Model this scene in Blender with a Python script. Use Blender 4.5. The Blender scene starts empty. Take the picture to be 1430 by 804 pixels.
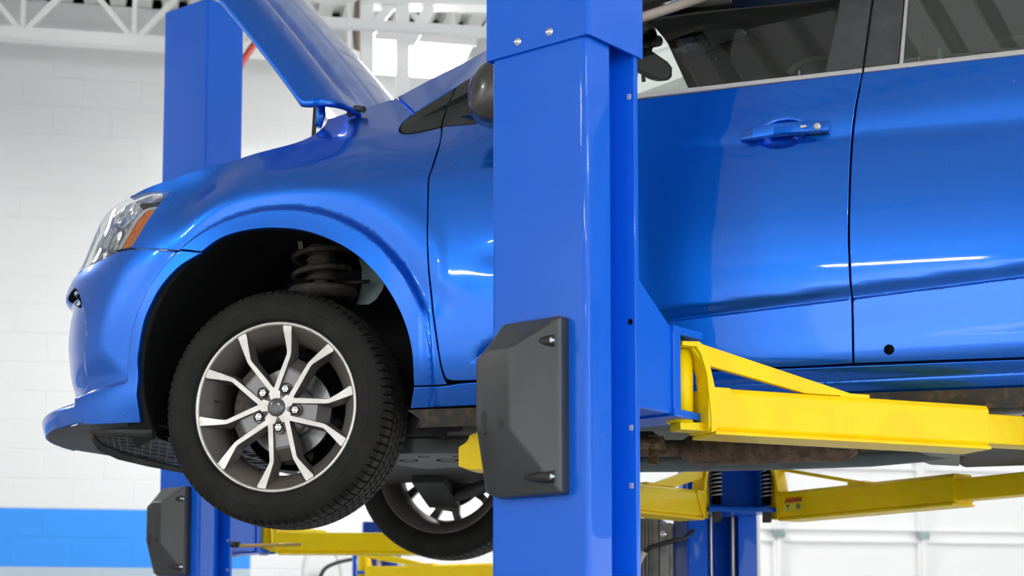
import bpy, bmesh, math, random
import numpy as np
from mathutils import Vector, Matrix
from mathutils.geometry import delaunay_2d_cdt
random.seed(7)
SC = bpy.context.scene
COL = SC.collection
R = math.radians
PI = math.pi

# ------------------------------------------------------------------ camera model (image taken as 1430 x 804)
F = 2385.0; CX = 715.0; CY = 696.0; YAW = R(14.3); PIT = R(5.25)
FW = np.array([-math.sin(YAW)*math.cos(PIT), math.cos(YAW)*math.cos(PIT), math.sin(PIT)])
RT = np.array([math.cos(YAW), math.sin(YAW), 0.0]); UP = np.cross(RT, FW)
def ray(px, py): return FW + RT*(px-CX)/F - UP*(py-CY)/F
CAM = -ray(382, 567)*4.5
WZ = 1.25 - CAM[2]                      # height of the front wheel's centre over the floor
CAM[2] = 1.25
def at(px, py, Y):                      # point of the plane y = Y behind a pixel: how the photo was measured
    r = ray(px, py); return CAM + r*(Y-CAM[1])/r[1]
def at_x(px, py, X):
    r = ray(px, py); return CAM + r*(X-CAM[0])/r[0]
def at_d(px, py, d): return CAM + ray(px, py)*d
def proj(P):
    d = P - CAM; z = d @ FW
    return np.stack([CX + F*(d @ RT)/z, CY - F*(d @ UP)/z], -1)

# ------------------------------------------------------------------ object helpers
def setp(o, label=None, cat=None, group=None, kind=None):
    if label: o['label'] = label
    if cat: o['category'] = cat
    if group: o['group'] = group
    if kind: o['kind'] = kind
    return o
def empty(name, loc=(0,0,0), rz=0, **k):
    o = bpy.data.objects.new(name, None); COL.objects.link(o)
    o.location = loc; o.rotation_euler = (0,0,rz); o.empty_display_size = .1
    return setp(o, **k)
def link(name, me, mats, parent=None, **k):
    if not isinstance(mats, (list, tuple)): mats = [mats]
    for m in mats: me.materials.append(m)
    o = bpy.data.objects.new(name, me); COL.objects.link(o)
    if parent is not None: o.parent = parent
    return setp(o, **k)
def copy_tree(o, parent=None):
    c = o.copy(); COL.objects.link(c); c.parent = parent
    for ch in list(o.children): copy_tree(ch, c)
    return c

class MB:
    """collects faces for one mesh"""
    def __init__(s): s.v = []; s.f = []; s.m = []; s.sm = []
    def add(s, vs, fs, mi=0, smooth=False):
        b = len(s.v); s.v += [tuple(map(float, p)) for p in vs]
        for f in fs: s.f.append([b+i for i in f]); s.m.append(mi); s.sm.append(smooth)
    def box(s, lo, hi, M=None, mi=0):
        x0,y0,z0 = lo; x1,y1,z1 = hi
        vs = [(x0,y0,z0),(x1,y0,z0),(x1,y1,z0),(x0,y1,z0),(x0,y0,z1),(x1,y0,z1),(x1,y1,z1),(x0,y1,z1)]
        if M is not None: vs = [M @ Vector(p) for p in vs]
        s.add(vs, [(0,3,2,1),(4,5,6,7),(0,1,5,4),(1,2,6,5),(2,3,7,6),(3,0,4,7)], mi)
    def bar(s, a, b, w, h, mi=0, up=(0,0,1)):
        a = Vector(a); b = Vector(b); d = b-a; L = d.length; d.normalize()
        upv = Vector(up); sd = d.cross(upv)
        if sd.length < 1e-4: sd = d.cross(Vector((0,1,0)))
        sd.normalize(); u = sd.cross(d)
        M = Matrix((( d.x, sd.x, u.x, a.x),(d.y, sd.y, u.y, a.y),(d.z, sd.z, u.z, a.z),(0,0,0,1)))
        s.box((0,-w/2,-h/2),(L,w/2,h/2), M, mi)
    def prism(s, poly, axis_o, ex, ey, ez, d0, d1, mi=0, smooth=False, mside=None):
        """polygon in the ex, ey plane, extruded along ez from d0 to d1"""
        o = Vector(axis_o); ex=Vector(ex); ey=Vector(ey); ez=Vector(ez); n=len(poly)
        vs = [o+ex*p[0]+ey*p[1]+ez*d0 for p in poly]+[o+ex*p[0]+ey*p[1]+ez*d1 for p in poly]
        s.add(vs, [tuple(range(n))[::-1], tuple(range(n, 2*n))], mi)
        s.add(vs, [(i,(i+1)%n,n+(i+1)%n,n+i) for i in range(n)], mi if mside is None else mside, smooth)
    def tube(s, pts, r, n=10, mi=0, cap=True, smooth=True):
        pts = [Vector(p) for p in pts]; rings = []
        rr = r if isinstance(r,(list,tuple)) else [r]*len(pts)
        prev = None; vs = []
        for i,p in enumerate(pts):
            t = (pts[min(i+1,len(pts)-1)]-pts[max(i-1,0)]).normalized()
            if prev is None:
                ref = Vector((0,0,1)) if abs(t.z) < .9 else Vector((1,0,0))
                u = t.cross(ref).normalized()
            else:
                u = (prev - t*prev.dot(t)).normalized()
            prev = u; w = t.cross(u)
            for k in range(n):
                a = 2*PI*k/n; vs.append(p+u*math.cos(a)*rr[i]+w*math.sin(a)*rr[i])
        fs = []
        for i in range(len(pts)-1):
            for k in range(n):
                fs.append((i*n+k, i*n+(k+1)%n, (i+1)*n+(k+1)%n, (i+1)*n+k))
        s.add(vs, fs, mi, smooth)
        if cap:
            s.add(vs[:n], [tuple(range(n))[::-1]], mi); s.add(vs[-n:], [tuple(range(n))], mi)
    def lathe(s, prof, n, c=(0,0,0), mi=0, closed=False, smooth=True, axis='Y'):
        """profile of (axial, radius) spun round the axis"""
        vs = []; m = len(prof)
        for k in range(n):
            a = 2*PI*k/n
            for (y, r) in prof:
                if axis == 'Y': vs.append((c[0]+r*math.cos(a), c[1]+y, c[2]+r*math.sin(a)))
                elif axis == 'Z': vs.append((c[0]+r*math.cos(a), c[1]-r*math.sin(a), c[2]+y))
                else: vs.append((c[0]+y, c[1]-r*math.cos(a), c[2]+r*math.sin(a)))
        fs = []
        for k in range(n):
            k2 = (k+1) % n
            for j in range(m if closed else m-1):
                j2 = (j+1) % m
                fs.append((k*m+j, k*m+j2, k2*m+j2, k2*m+j))
        s.add(vs, fs, mi, smooth)
    def grid(s, P, mi=0, smooth=True, flip=False):
        nu = len(P); nv = len(P[0]); vs = [p for row in P for p in row]; fs = []
        for i in range(nu-1):
            for j in range(nv-1):
                f = (i*nv+j, i*nv+j+1, (i+1)*nv+j+1, (i+1)*nv+j)
                fs.append(f[::-1] if flip else f)
        s.add(vs, fs, mi, smooth)
    def build(s, name, mats, parent=None, bevel=0, seg=2, fix=True, auto=None, **k):
        me = bpy.data.meshes.new(name); me.from_pydata(s.v, [], s.f)
        me.polygons.foreach_set('material_index', s.m); me.polygons.foreach_set('use_smooth', s.sm)
        me.update()
        if fix or auto or bevel:
            bm = bmesh.new(); bm.from_mesh(me)
            if fix or bevel:
                bmesh.ops.remove_doubles(bm, verts=bm.verts, dist=1e-5)
                bmesh.ops.recalc_face_normals(bm, faces=bm.faces)
            if bevel:
                es = [e for e in bm.edges if len(e.link_faces) == 2 and e.calc_face_angle(0) > R(28)]
                bmesh.ops.bevel(bm, geom=es, offset=bevel, offset_type='OFFSET', segments=seg, profile=.6, affect='EDGES', clamp_overlap=True)
                for f in bm.faces: f.smooth = True
                for e in bm.edges: e.smooth = not (len(e.link_faces) == 2 and e.calc_face_angle(0) > R(40))
            if auto:
                for f in bm.faces: f.smooth = True
                for e in bm.edges: e.smooth = not (len(e.link_faces) == 2 and e.calc_face_angle(0) > R(auto))
            bm.to_mesh(me); bm.free()
        o = link(name, me, mats, parent, **k)
        if bevel and o.data.polygons:
            md = o.modifiers.new('wn', 'WEIGHTED_NORMAL'); md.keep_sharp = True
        return o

# ------------------------------------------------------------------ materials
def mat(name, col, rough=.5, metal=0., coat=0., coat_rough=.03, spec=.5, noise=None, bump=None, trans=0., alpha=1., emis=None, ior=1.5, dirt=None, aniso=None):
    m = bpy.data.materials.new(name); m.use_nodes = True; nt = m.node_tree; b = nt.nodes['Principled BSDF']
    b.inputs['Base Color'].default_value = (*col, 1); b.inputs['Roughness'].default_value = rough
    b.inputs['Metallic'].default_value = metal; b.inputs['Coat Weight'].default_value = coat
    b.inputs['Coat Roughness'].default_value = coat_rough; b.inputs['Specular IOR Level'].default_value = spec
    b.inputs['Transmission Weight'].default_value = trans; b.inputs['Alpha'].default_value = alpha; b.inputs['IOR'].default_value = ior
    if emis: b.inputs['Emission Color'].default_value = (*emis[0], 1); b.inputs['Emission Strength'].default_value = emis[1]
    tc = nt.nodes.new('ShaderNodeTexCoord')
    base = None
    if noise:      # (scale, colour2, lo, hi, detail)
        sc, c2, lo, hi, det = noise
        n = nt.nodes.new('ShaderNodeTexNoise'); n.inputs['Scale'].default_value = sc; n.inputs['Detail'].default_value = det
        nt.links.new(tc.outputs['Object'], n.inputs['Vector'])
        r = nt.nodes.new('ShaderNodeValToRGB'); r.color_ramp.elements[0].position = lo; r.color_ramp.elements[1].position = hi
        r.color_ramp.elements[0].color = (*col, 1); r.color_ramp.elements[1].color = (*c2, 1)
        nt.links.new(n.outputs['Fac'], r.inputs['Fac']); nt.links.new(r.outputs['Color'], b.inputs['Base Color']); base = r.outputs['Color']
    if dirt:       # (scale, colour, threshold): specks
        sc, c2, th = dirt
        n = nt.nodes.new('ShaderNodeTexNoise'); n.inputs['Scale'].default_value = sc; n.inputs['Detail'].default_value = 3
        nt.links.new(tc.outputs['Object'], n.inputs['Vector'])
        r = nt.nodes.new('ShaderNodeValToRGB'); r.color_ramp.elements[0].position = th; r.color_ramp.elements[1].position = th+.03
        r.color_ramp.elements[0].color = (0,0,0,1); r.color_ramp.elements[1].color = (1,1,1,1)
        nt.links.new(n.outputs['Fac'], r.inputs['Fac'])
        mx = nt.nodes.new('ShaderNodeMix'); mx.data_type = 'RGBA'
        if base: nt.links.new(base, mx.inputs['A'])
        else: mx.inputs['A'].default_value = (*col, 1)
        mx.inputs['B'].default_value = (*c2, 1)
        nt.links.new(r.outputs['Color'], mx.inputs['Factor']); nt.links.new(mx.outputs['Result'], b.inputs['Base Color'])
    if bump:       # (scale, strength, detail, distance)
        n = nt.nodes.new('ShaderNodeTexNoise'); n.inputs['Scale'].default_value = bump[0]; n.inputs['Detail'].default_value = bump[2]
        nt.links.new(tc.outputs['Object'], n.inputs['Vector'])
        bp = nt.nodes.new('ShaderNodeBump'); bp.inputs['Strength'].default_value = bump[1]; bp.inputs['Distance'].default_value = bump[3] if len(bump) > 3 else .01
        nt.links.new(n.outputs['Fac'], bp.inputs['Height']); nt.links.new(bp.outputs['Normal'], b.inputs['Normal'])
        if coat and len(bump) > 4: nt.links.new(bp.outputs['Normal'], b.inputs['Coat Normal'])
    return m
M = {}
M['paint'] = mat('car_paint_blue', (.0,.14,.72), rough=.33, metal=.85, coat=.85, coat_rough=.035, dirt=(70,(.3,.38,.6),.77))
M['lift'] = mat('lift_paint_blue', (.0,.125,.74), rough=.42, spec=.2, coat=.35, coat_rough=.03, bump=(60,.05,2,.003))
M['liftdark'] = mat('lift_paint_shaded', (.003,.045,.28), rough=.3, coat=.4, coat_rough=.1)  # darker copy of the lift blue: channel shade put into the colour
M['yellow'] = mat('arm_paint_yellow', (1.0,.73,.0), rough=.45, spec=.2, coat=.12, coat_rough=.1, noise=(9,(1.0,.67,.0),.45,.6,4), dirt=(45,(.35,.2,.01),.77))
M['rubber'] = mat('tyre_rubber', (.0075,.007,.0065), rough=.6, spec=.22, bump=(180,.15,3,.001), noise=(14,(.018,.017,.015),.4,.75,4))
M['tread'] = mat('tread_rubber_dusty', (.030,.029,.026), rough=.7, spec=.3, noise=(30,(.05,.047,.042),.4,.7,4))
M['silver'] = mat('machined_alloy', (.60,.58,.56), rough=.34, metal=.8, noise=(30,(.48,.45,.42),.4,.8,5))
M['rimgrey'] = mat('wheel_grey_paint', (.11,.098,.088), rough=.5, metal=.2, coat=.2, noise=(8,(.145,.125,.11),.4,.7,3))
M['pocket'] = mat('wheel_pocket_grey', (.24,.24,.243), rough=.4, metal=.5)
M['chrome'] = mat('chrome', (.85,.85,.86), rough=.12, metal=1)
M['steel'] = mat('bare_steel', (.62,.61,.6), rough=.32, metal=.9, noise=(12,(.45,.42,.4),.4,.7,4))
M['disc'] = mat('disc_steel', (.36,.36,.37), rough=.34, metal=.9)
M['capgrey'] = mat('cap_grey', (.07,.07,.074), rough=.22, coat=1, coat_rough=.05)
M['black'] = mat('black_plastic', (.012,.012,.012), rough=.55, bump=(90,.2,3,.002))
M['liner'] = mat('liner_black', (.009,.009,.009), rough=.75, spec=.25, dirt=(60,(.12,.09,.06),.74), bump=(14,.3,3,.01))
M['void'] = mat('matt_black', (.004,.004,.004), rough=.95, spec=.05)
M['cover'] = mat('cover_grey_rubber', (.026,.027,.030), rough=.36, spec=.6, bump=(300,.2,2,.001), noise=(5,(.045,.047,.052),.4,.7,3))
M['trimgrey'] = mat('pillar_trim_film', (.05,.05,.052), rough=.38, spec=.6, noise=(26,(.075,.075,.078),.4,.8,5))
M['bright'] = mat('belt_trim_bright', (.62,.6,.58), rough=.35, metal=.35)
M['headliner'] = mat('headliner_fabric', (.34,.33,.30), rough=.95, spec=.1, bump=(400,.3,2,.001))
M['visor'] = mat('visor_vinyl', (.26,.255,.235), rough=.8, spec=.2)
M['beige'] = mat('pillar_beige', (.55,.47,.41), rough=.9, spec=.1, bump=(400,.3,2,.001))
M['console'] = mat('console_grey', (.85,.88,.82), rough=.6)
M['amber'] = mat('amber_lens', (.95,.25,.01), rough=.15, coat=1, noise=(120,(.75,.14,.005),.5,.62,2))
M['rust'] = mat('rusty_pipe', (.11,.072,.052), rough=.75, metal=.3, noise=(30,(.24,.16,.11),.35,.65,8), dirt=(160,(.04,.03,.025),.62), bump=(60,.3,4,.003))
M['shield'] = mat('underbody_grey', (.13,.16,.165), rough=.5, metal=.25, noise=(5,(.17,.2,.2),.4,.7,3))
M['under'] = mat('underbody_dark', (.02,.021,.021), rough=.55, noise=(7,(.055,.055,.05),.5,.75,4), dirt=(60,(.16,.11,.06),.72))
M['dusty'] = mat('dusty_steel', (.05,.046,.04), rough=.7, noise=(40,(.15,.10,.06),.5,.75,5), bump=(50,.4,3,.003))
M['teal'] = mat('primer_teal', (.22,.30,.30), rough=.45, noise=(12,(.36,.44,.43),.4,.7,3))
M['alu'] = mat('cast_aluminium', (.30,.30,.29), rough=.5, metal=.6, noise=(20,(.2,.2,.19),.4,.7,3))
M['fixture'] = mat('fixture_white', (.85,.85,.85), rough=.5)
M['white'] = mat('steel_white_paint', (.85,.86,.85), rough=.5)
M['deck'] = mat('deck_white', (.86,.86,.84), rough=.6)
M['hose'] = mat('hose_pale', (.6,.6,.58), rough=.5)
M['glow'] = mat('lamp_glow', (1,1,1), emis=((1,.99,.96), 9))
M['redp'] = mat('red_pipe', (.45,.05,.03), rough=.5)
M['pipegrey'] = mat('conduit_grey', (.5,.49,.46), rough=.4, metal=.3)
def glass(name, tint, refl=.08, rough=.0, tr=None):
    m = bpy.data.materials.new(name); m.use_nodes = True; nt = m.node_tree; nt.nodes.clear()
    o = nt.nodes.new('ShaderNodeOutputMaterial'); mx = nt.nodes.new('ShaderNodeMixShader')
    t = nt.nodes.new('ShaderNodeBsdfTransparent'); t.inputs[0].default_value = (*tint, 1)
    g = nt.nodes.new('ShaderNodeBsdfGlossy'); g.inputs['Color'].default_value = (1,1,1,1); g.inputs['Roughness'].default_value = rough
    fr = nt.nodes.new('ShaderNodeFresnel'); fr.inputs['IOR'].default_value = 1.45
    ad = nt.nodes.new('ShaderNodeMath'); ad.operation = 'ADD'; ad.inputs[1].default_value = refl; ad.use_clamp = True
    nt.links.new(fr.outputs[0], ad.inputs[0]); nt.links.new(ad.outputs[0], mx.inputs[0])
    nt.links.new(t.outputs[0], mx.inputs[1]); nt.links.new(g.outputs[0], mx.inputs[2]); nt.links.new(mx.outputs[0], o.inputs[0])
    return m
M['glass'] = glass('window_glass', (.86,.93,.89), .01)
M['tint'] = glass('rear_glass_tinted', (.42,.56,.46), .11)
M['lens'] = glass('headlamp_lens', (.93,.95,.96), .03)

# ------------------------------------------------------------------ the car body's side surface
A_Z = [1.80,1.87,1.929,1.96,2.002,2.075,2.16,2.224,2.317,2.381,2.432,2.502,2.546,2.571,2.70]
A_A = [.93,.965,.99,.975,.931,.943,.954,.948,.92,.87,.846,.81,.768,.715,.62]
S0 = .05; BH = .86; AC = .95
_u = np.concatenate([np.linspace(0,.98,600), 1-np.geomspace(.02,1e-7,400)])
_x = AC*_u; _y = BH*(1-(1-_u**3)**(1/3))
_L = np.concatenate([[0], np.cumsum(np.hypot(np.diff(_x), np.diff(_y)))])
_dx = np.gradient(_x, _L); _dy = np.gradient(_y, _L)
_az = np.linspace(1.7, 2.85, 900); _aa = np.interp(_az, A_Z, A_A); _kk = np.hanning(61); _kk /= _kk.sum(); _aa = np.convolve(np.pad(_aa, 30, 'edge'), _kk, 'valid')
def base(s, z):
    t = np.clip(S0-s, 0, None); a = np.interp(z, _az, _aa)
    cx = np.interp(t, _L, _x)*a/AC; cy = np.interp(t, _L, _y)
    nx = -np.interp(t, _L, _dy); ny = -np.interp(t, _L, _dx)*a/AC
    l = np.hypot(nx, ny)+1e-9
    X = np.where(s < S0, S0-cx, s); Y = np.where(s < S0, cy, 0.)
    return X, Y, np.where(s < S0, nx/l, 0.), np.where(s < S0, ny/l, -1.)
def _tab(pts, Y=-.01):
    q = sorted([tuple(at(x, y, Y)[[0,2]]) for x, y in pts]); return [p[0] for p in q], [p[1] for p in q]
SHX, SHZ = _tab([(300,286),(340,273),(400,265),(475,262),(600,247),(690,232),(880,212),(1200,160),(1430,128),(1700,95)])
CRX, CRZ = _tab([(655,511),(668,500),(690,489),(780,472),(950,447),(1190,418),(1430,388),(1700,360)])
BTX, BTZ = _tab([(545,170),(700,157),(880,138),(1205,99),(1430,75),(1700,47)], .02)
RKX, RKZ = _tab([(573,556),(690,547),(1156,531),(1430,518),(1700,505)], .01)
def _smooth(T, w=.05):
    x = np.linspace(T[0][0]-.6, T[0][-1]+.6, 800); y = np.interp(x, T[0], T[1]); k = max(3, int(w/(x[1]-x[0])))
    ker = np.hanning(2*k+1); ker /= ker.sum(); y = np.convolve(np.pad(y, k, 'edge'), ker, 'valid'); return x, y
SHX, SHZ = _smooth(_tab([(225,352),(245,328),(270,305),(300,286),(340,273),(400,265),(475,262),(600,247),(690,232),(880,212),(1200,160),(1430,128),(1700,95)]), .06)
_c0 = CRX[0]; CRX, CRZ = _smooth((CRX, CRZ), .03); BTX, BTZ = _smooth((BTX, BTZ), .05)
def sst(x): x = np.clip(x, 0, 1); return x*x*(3-2*x)
def softplus(x, w): return w*np.logaddexp(0, x/w)
FOGP = None; CUP = None
def disp(s, z, X):
    """how far the skin stands inwards (+) of the plan curve"""
    d = z - np.interp(s, SHX, SHZ)
    wf = sst((s+.58)/.60)
    fen = 1 - sst((X-.35)/.5)                                    # 1 on the fender, 0 on the doors
    k = .16 + .20*fen
    p = (k*softplus(d, .010) + (2.2*fen+.25)*np.where(d < .12, np.clip(d, 0, 9)**2, .24*d-.0144))*wf + (1-wf)*0
    zb = np.interp(s, BTX, BTZ)
    p = p + .30*softplus(z-zb-.004, .004)                             # glass leans in
    lo = np.clip((z-2.22)/.30, -1.3, 1.0)
    p = p - .034*(1-lo**2)*np.where(s < -.1, sst((s+.9)/.8), 1)
    p = p + 1.6*np.clip(2.02-z, 0, .3)**2*wf
    # lower door crease
    c = z - np.interp(s, CRX, CRZ)
    ca = sst((s-_c0)/.06)
    p = p + ca*.013*sst((c+.0035)/.0045)*(1-sst((c-.001)/.034))
    p = p - .011*np.exp(-((z-1.962+.03*(1.7-s))/.05)**2)*sst((s-.7)/.4)*(1-sst((z-2.05)/.05))
    # rocker groove
    g = z - np.interp(s, RKX, RKZ)
    p = p + sst((X-.6)/.3)*.005*np.exp(-(g/.006)**2)
    # wheel arch flare, running on into the lower lip of the bumper
    r = np.hypot(X-.005, z-1.99)
    zl = np.interp(s, [-.95,-.75,-.6,-.42], [1.925,1.94,1.965,1.985])
    dl = np.where(s < -.15, z-zl, 9.)
    da = r-.430
    kk = .02; h = np.clip(.5+.5*(dl-da)/kk, 0, 1); dd = dl*(1-h)+da*h-kk*h*(1-h)
    dd = np.where(s < -.15, dd, da)
    act = 1 - sst((X-.40)/.06)*sst((2.2-z)/.1) - sst((X-.46)/.03)*(z >= 2.2)
    act = np.clip(act, 0, 1)
    groove = .022*sst(dd/.024)*(1-sst((dd-.016)/.125))
    p = p + act*(groove - .012*(1-sst(dd/.022)))
    # step round the arch top: fender bulge
    rb = r - .50
    p = p - .012*act*np.exp(-(rb/.055)**2)*sst((z-2.0)/.2)*sst((s+.5)/.2)
    # fog lamp scoop
    if FOGP is not None:
        sr = np.interp(z, FOGP[0], FOGP[1])
        w = sst((z-FOGP[0][0])/.03)*sst((FOGP[0][-1]-z)/.03)
        p = p + .032*sst((sr-s)/.03)*w
    # cup behind the door handle
    if CUP is not None:
        hx, hz = X-CUP[0], z-CUP[1]; rq = np.sqrt((hx/.066)**2+((hz-.10*hx)/.042)**2)
        p = p + .024*(1-sst((rq-.35)/.62))
    # dents in the front door skin
    p = p + .0035*np.exp(-(((X-.62)/.05)**2+((z-2.27)/.03)**2))
    return p
def pos(s, z):
    X, Y, nx, ny = base(s, z)
    p = disp(s, z, X)
    return np.stack([X-nx*p, Y-ny*p, np.asarray(z, float)+0*X], -1)
def nrm(s, z):
    e = 5e-4
    a = pos(s+e, z)-pos(s-e, z); b = pos(s, z+e)-pos(s, z-e)
    n = np.cross(a, b); n /= (np.linalg.norm(n, axis=-1, keepdims=True)+1e-12)
    return n
def inv(px, py, s=None, z=None):
    """pixel -> (s, z) on the skin"""
    if s is None:
        q = at(px, py, .0); s = q[0]; z = q[2]
    tgt = np.array([px, py], float)
    for it in range(40):
        P = proj(pos(np.array([s, s+1e-4, s]), np.array([z, z, z+1e-4])))
        J = np.stack([(P[1]-P[0])/1e-4, (P[2]-P[0])/1e-4], 1)
        try: d = np.linalg.solve(J, tgt-P[0])
        except Exception: break
        m = np.abs(d).max()
        if m > .04: d *= .04/m
        s += d[0]*.8; z += d[1]*.8
        if m < 1e-6: break
    return s, z
def X2s(X, z):
    t = np.interp((S0-X)*AC/np.interp(z, _az, _aa), _x, _L); return np.where(X < S0, S0-t, X)
def arcs(rs, a0, a1, n=150):
    o = []
    for r_ in rs:
        a = np.radians(np.linspace(a0, a1, n)); X = .005+r_*np.cos(a); z = 1.99+r_*np.sin(a); o.append(np.stack([X2s(X, z), z], 1))
    return o
CUP = inv(1092,187)
_fz = []; _fs = []
for x, y in [(112,567),(116,550),(119,515),(121,470),(119,440),(112,420),(104,402)]:
    a, b = inv(x, y); _fz.append(b); _fs.append(a)
_o = np.argsort(_fz); FOGP = ([_fz[i] for i in _o], [_fs[i] for i in _o])

def crv(pts, step=.012, closed=True):
    """points (s, z[, 'c']); Catmull-Rom between corners; resampled"""
    n = len(pts); out = []
    def P(i): return np.array(pts[i % n][:2], float)
    rng = range(n if closed else n-1)
    for i in rng:
        p1 = P(i); p2 = P(i+1)
        p0 = P(i-1) if (len(pts[i % n]) < 3 and (closed or i > 0)) else p1
        p3 = P(i+2) if (len(pts[(i+1) % n]) < 3 and (closed or i < n-2)) else p2
        L = np.linalg.norm(p2-p1); k = max(1, int(math.ceil(L/step)))
        for j in range(k):
            t = j/k; t2 = t*t; t3 = t2*t
            m1 = (p2-p0)*.5; m2 = (p3-p1)*.5
            # keep tangents in scale with the span
            out.append((2*t3-3*t2+1)*p1 + (t3-2*t2+t)*m1 + (-2*t3+3*t2)*p2 + (t3-t2)*m2)
    if not closed: out.append(P(n-1))
    return np.array(out)
def px2(pts, guess=None):
    """pixel outline -> (s, z) outline; entries ('u', s, z[, 'c']) pass through"""
    out = []
    for p in pts:
        if p[0] == 'u': out.append(p[1:])
        else:
            s, z = inv(p[0], p[1])
            q_ = proj(pos(np.array([s]), np.array([z])))[0]
            if abs(q_[0]-p[0])+abs(q_[1]-p[1]) > 1: print('UNREACHED', p, q_.round(1), round(s,3), round(z,3))
            out.append((s, z)+tuple(p[2:]))
    return out
def inset(poly, d):
    p = np.array(poly); a = np.roll(p, 1, 0); b = np.roll(p, -1, 0)
    t = b-a; t /= (np.linalg.norm(t, axis=1, keepdims=True)+1e-9)
    area = .5*np.sum(p[:,0]*np.roll(p[:,1],-1)-np.roll(p[:,0],-1)*p[:,1])
    n = np.stack([-t[:,1], t[:,0]], 1)*(1 if area > 0 else -1)
    return p + n*d, n
def inside(poly, pts):
    x, y = pts[:,0], pts[:,1]; c = np.zeros(len(pts), bool); px_, py_ = poly[:,0], poly[:,1]; n = len(poly)
    for i in range(n):
        j = i-1
        k = (py_[i] > y) != (py_[j] > y)
        with np.errstate(divide='ignore', invalid='ignore'):
            xx = (px_[j]-px_[i])*(y-py_[i])/(py_[j]-py_[i])+px_[i]
        c ^= k & (x < xx)
    return c
def segdist(poly, pts):
    best = np.full(len(pts), 9.)
    for i in range(len(poly)):
        a = poly[i-1]; b = poly[i]; ab = b-a; L = ab@ab+1e-12
        t = np.clip(((pts-a)@ab)/L, 0, 1); q = a+t[:,None]*ab
        best = np.minimum(best, np.hypot(*(pts-q).T))
    return best
def panel(name, outline, m, parent, h=.012, off=0., edge=.0025, flange=.014, lines=(), pts=None, dense=None, fnpos=None, fnnrm=None, thick=None, **k):
    P_ = fnpos or pos; N_ = fnnrm or nrm
    poly = crv(outline, h)
    keep = [0]
    for i in range(1, len(poly)):
        if np.linalg.norm(poly[i]-poly[keep[-1]]) > h*.3: keep.append(i)
    poly = poly[keep]
    inn, nn = inset(poly, edge)
    lo = poly.min(0); hi = poly.max(0)
    gx = np.arange(lo[0], hi[0], h); gy = np.arange(lo[1], hi[1], h)
    G = np.array([(x+(h/2 if j % 2 else 0), y) for j, y in enumerate(gy) for x in gx])
    extra = []
    for (fx, fz, offs) in lines:
        for o in offs:
            xs = np.arange(lo[0], hi[0], h*.7); extra.append(np.stack([xs, np.interp(xs, fx, fz)+o], 1))
    for arr in (pts or []): extra.append(arr)
    if extra: G = np.concatenate([G]+extra)
    if dense:
        cx_, cz_, rx, rz, hh = dense
        G = G[(abs(G[:,0]-cx_) > rx) | (abs(G[:,1]-cz_) > rz)]
        D_ = np.array([(x, y) for x in np.arange(cx_-rx, cx_+rx, hh) for y in np.arange(cz_-rz, cz_+rz, hh)]); G = np.concatenate([G, D_])
    G = G[inside(inn, G)]; G = G[segdist(inn, G) > h*.35]
    allp = np.concatenate([inn, G]); n = len(inn)
    vo, eo, fo, *_ = delaunay_2d_cdt([Vector(map(float, p)) for p in allp], [], [list(range(n))], 1, 1e-7)
    q = np.array([(v.x, v.y) for v in vo])
    V = P_(q[:,0], q[:,1]); N = N_(q[:,0], q[:,1]); V = V + N*off
    faces = []
    for f in fo:
        a, b, c = [V[i] for i in f[:3]]; g = np.cross(b-a, c-a)
        faces.append(list(f) if g @ N[f[0]] > 0 else list(f)[::-1])
    # ring: rounded edge and return flange, from the outline's own points (first n outputs match input order only roughly -> rebuild)
    R0 = P_(inn[:,0], inn[:,1]); N0 = N_(inn[:,0], inn[:,1])
    R1 = P_(poly[:,0], poly[:,1]); out = R1-R0; out -= (np.sum(out*N0,1,keepdims=True))*N0; out /= (np.linalg.norm(out,axis=1,keepdims=True)+1e-9)
    A = R0+N0*off; B = R0+out*edge*.7+N0*(off-edge*.3); Cc = R0+out*edge+N0*(off-edge); D = Cc - N0*flange
    b0 = len(V); V = np.concatenate([V, B, Cc, D])
    NN = np.concatenate([N, N0*.75+out*.66, out, out])
    NN /= np.linalg.norm(NN, axis=1, keepdims=True)
    near_ = [int(np.argmin(np.hypot(*(q-p).T))) for p in inn]; idx = lambda r_, i: near_[i] if r_ == 0 else b0+(r_-1)*n+i
    for r_ in range(3):
        for i in range(n):
            j = (i+1) % n; f = [idx(r_,i), idx(r_,j), idx(r_+1,j), idx(r_+1,i)]
            a, b, c = V[f[0]], V[f[1]], V[f[2]]; g = np.cross(b-a, c-a)
            if np.linalg.norm(g) < 1e-14: a, b, c = V[f[0]], V[f[2]], V[f[3]]; g = np.cross(b-a, c-a)
            if len(set(f)) == 4: faces.append(f if g @ (N0[i]*.2+out[i]) > 0 else f[::-1])
    me = bpy.data.meshes.new(name); me.from_pydata([tuple(map(float, v)) for v in V], [], faces); me.update()
    me.polygons.foreach_set('use_smooth', [True]*len(me.polygons))
    me.normals_split_custom_set_from_vertices([tuple(map(float, v)) for v in NN])
    return link(name, me, m, parent, **k)
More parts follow.
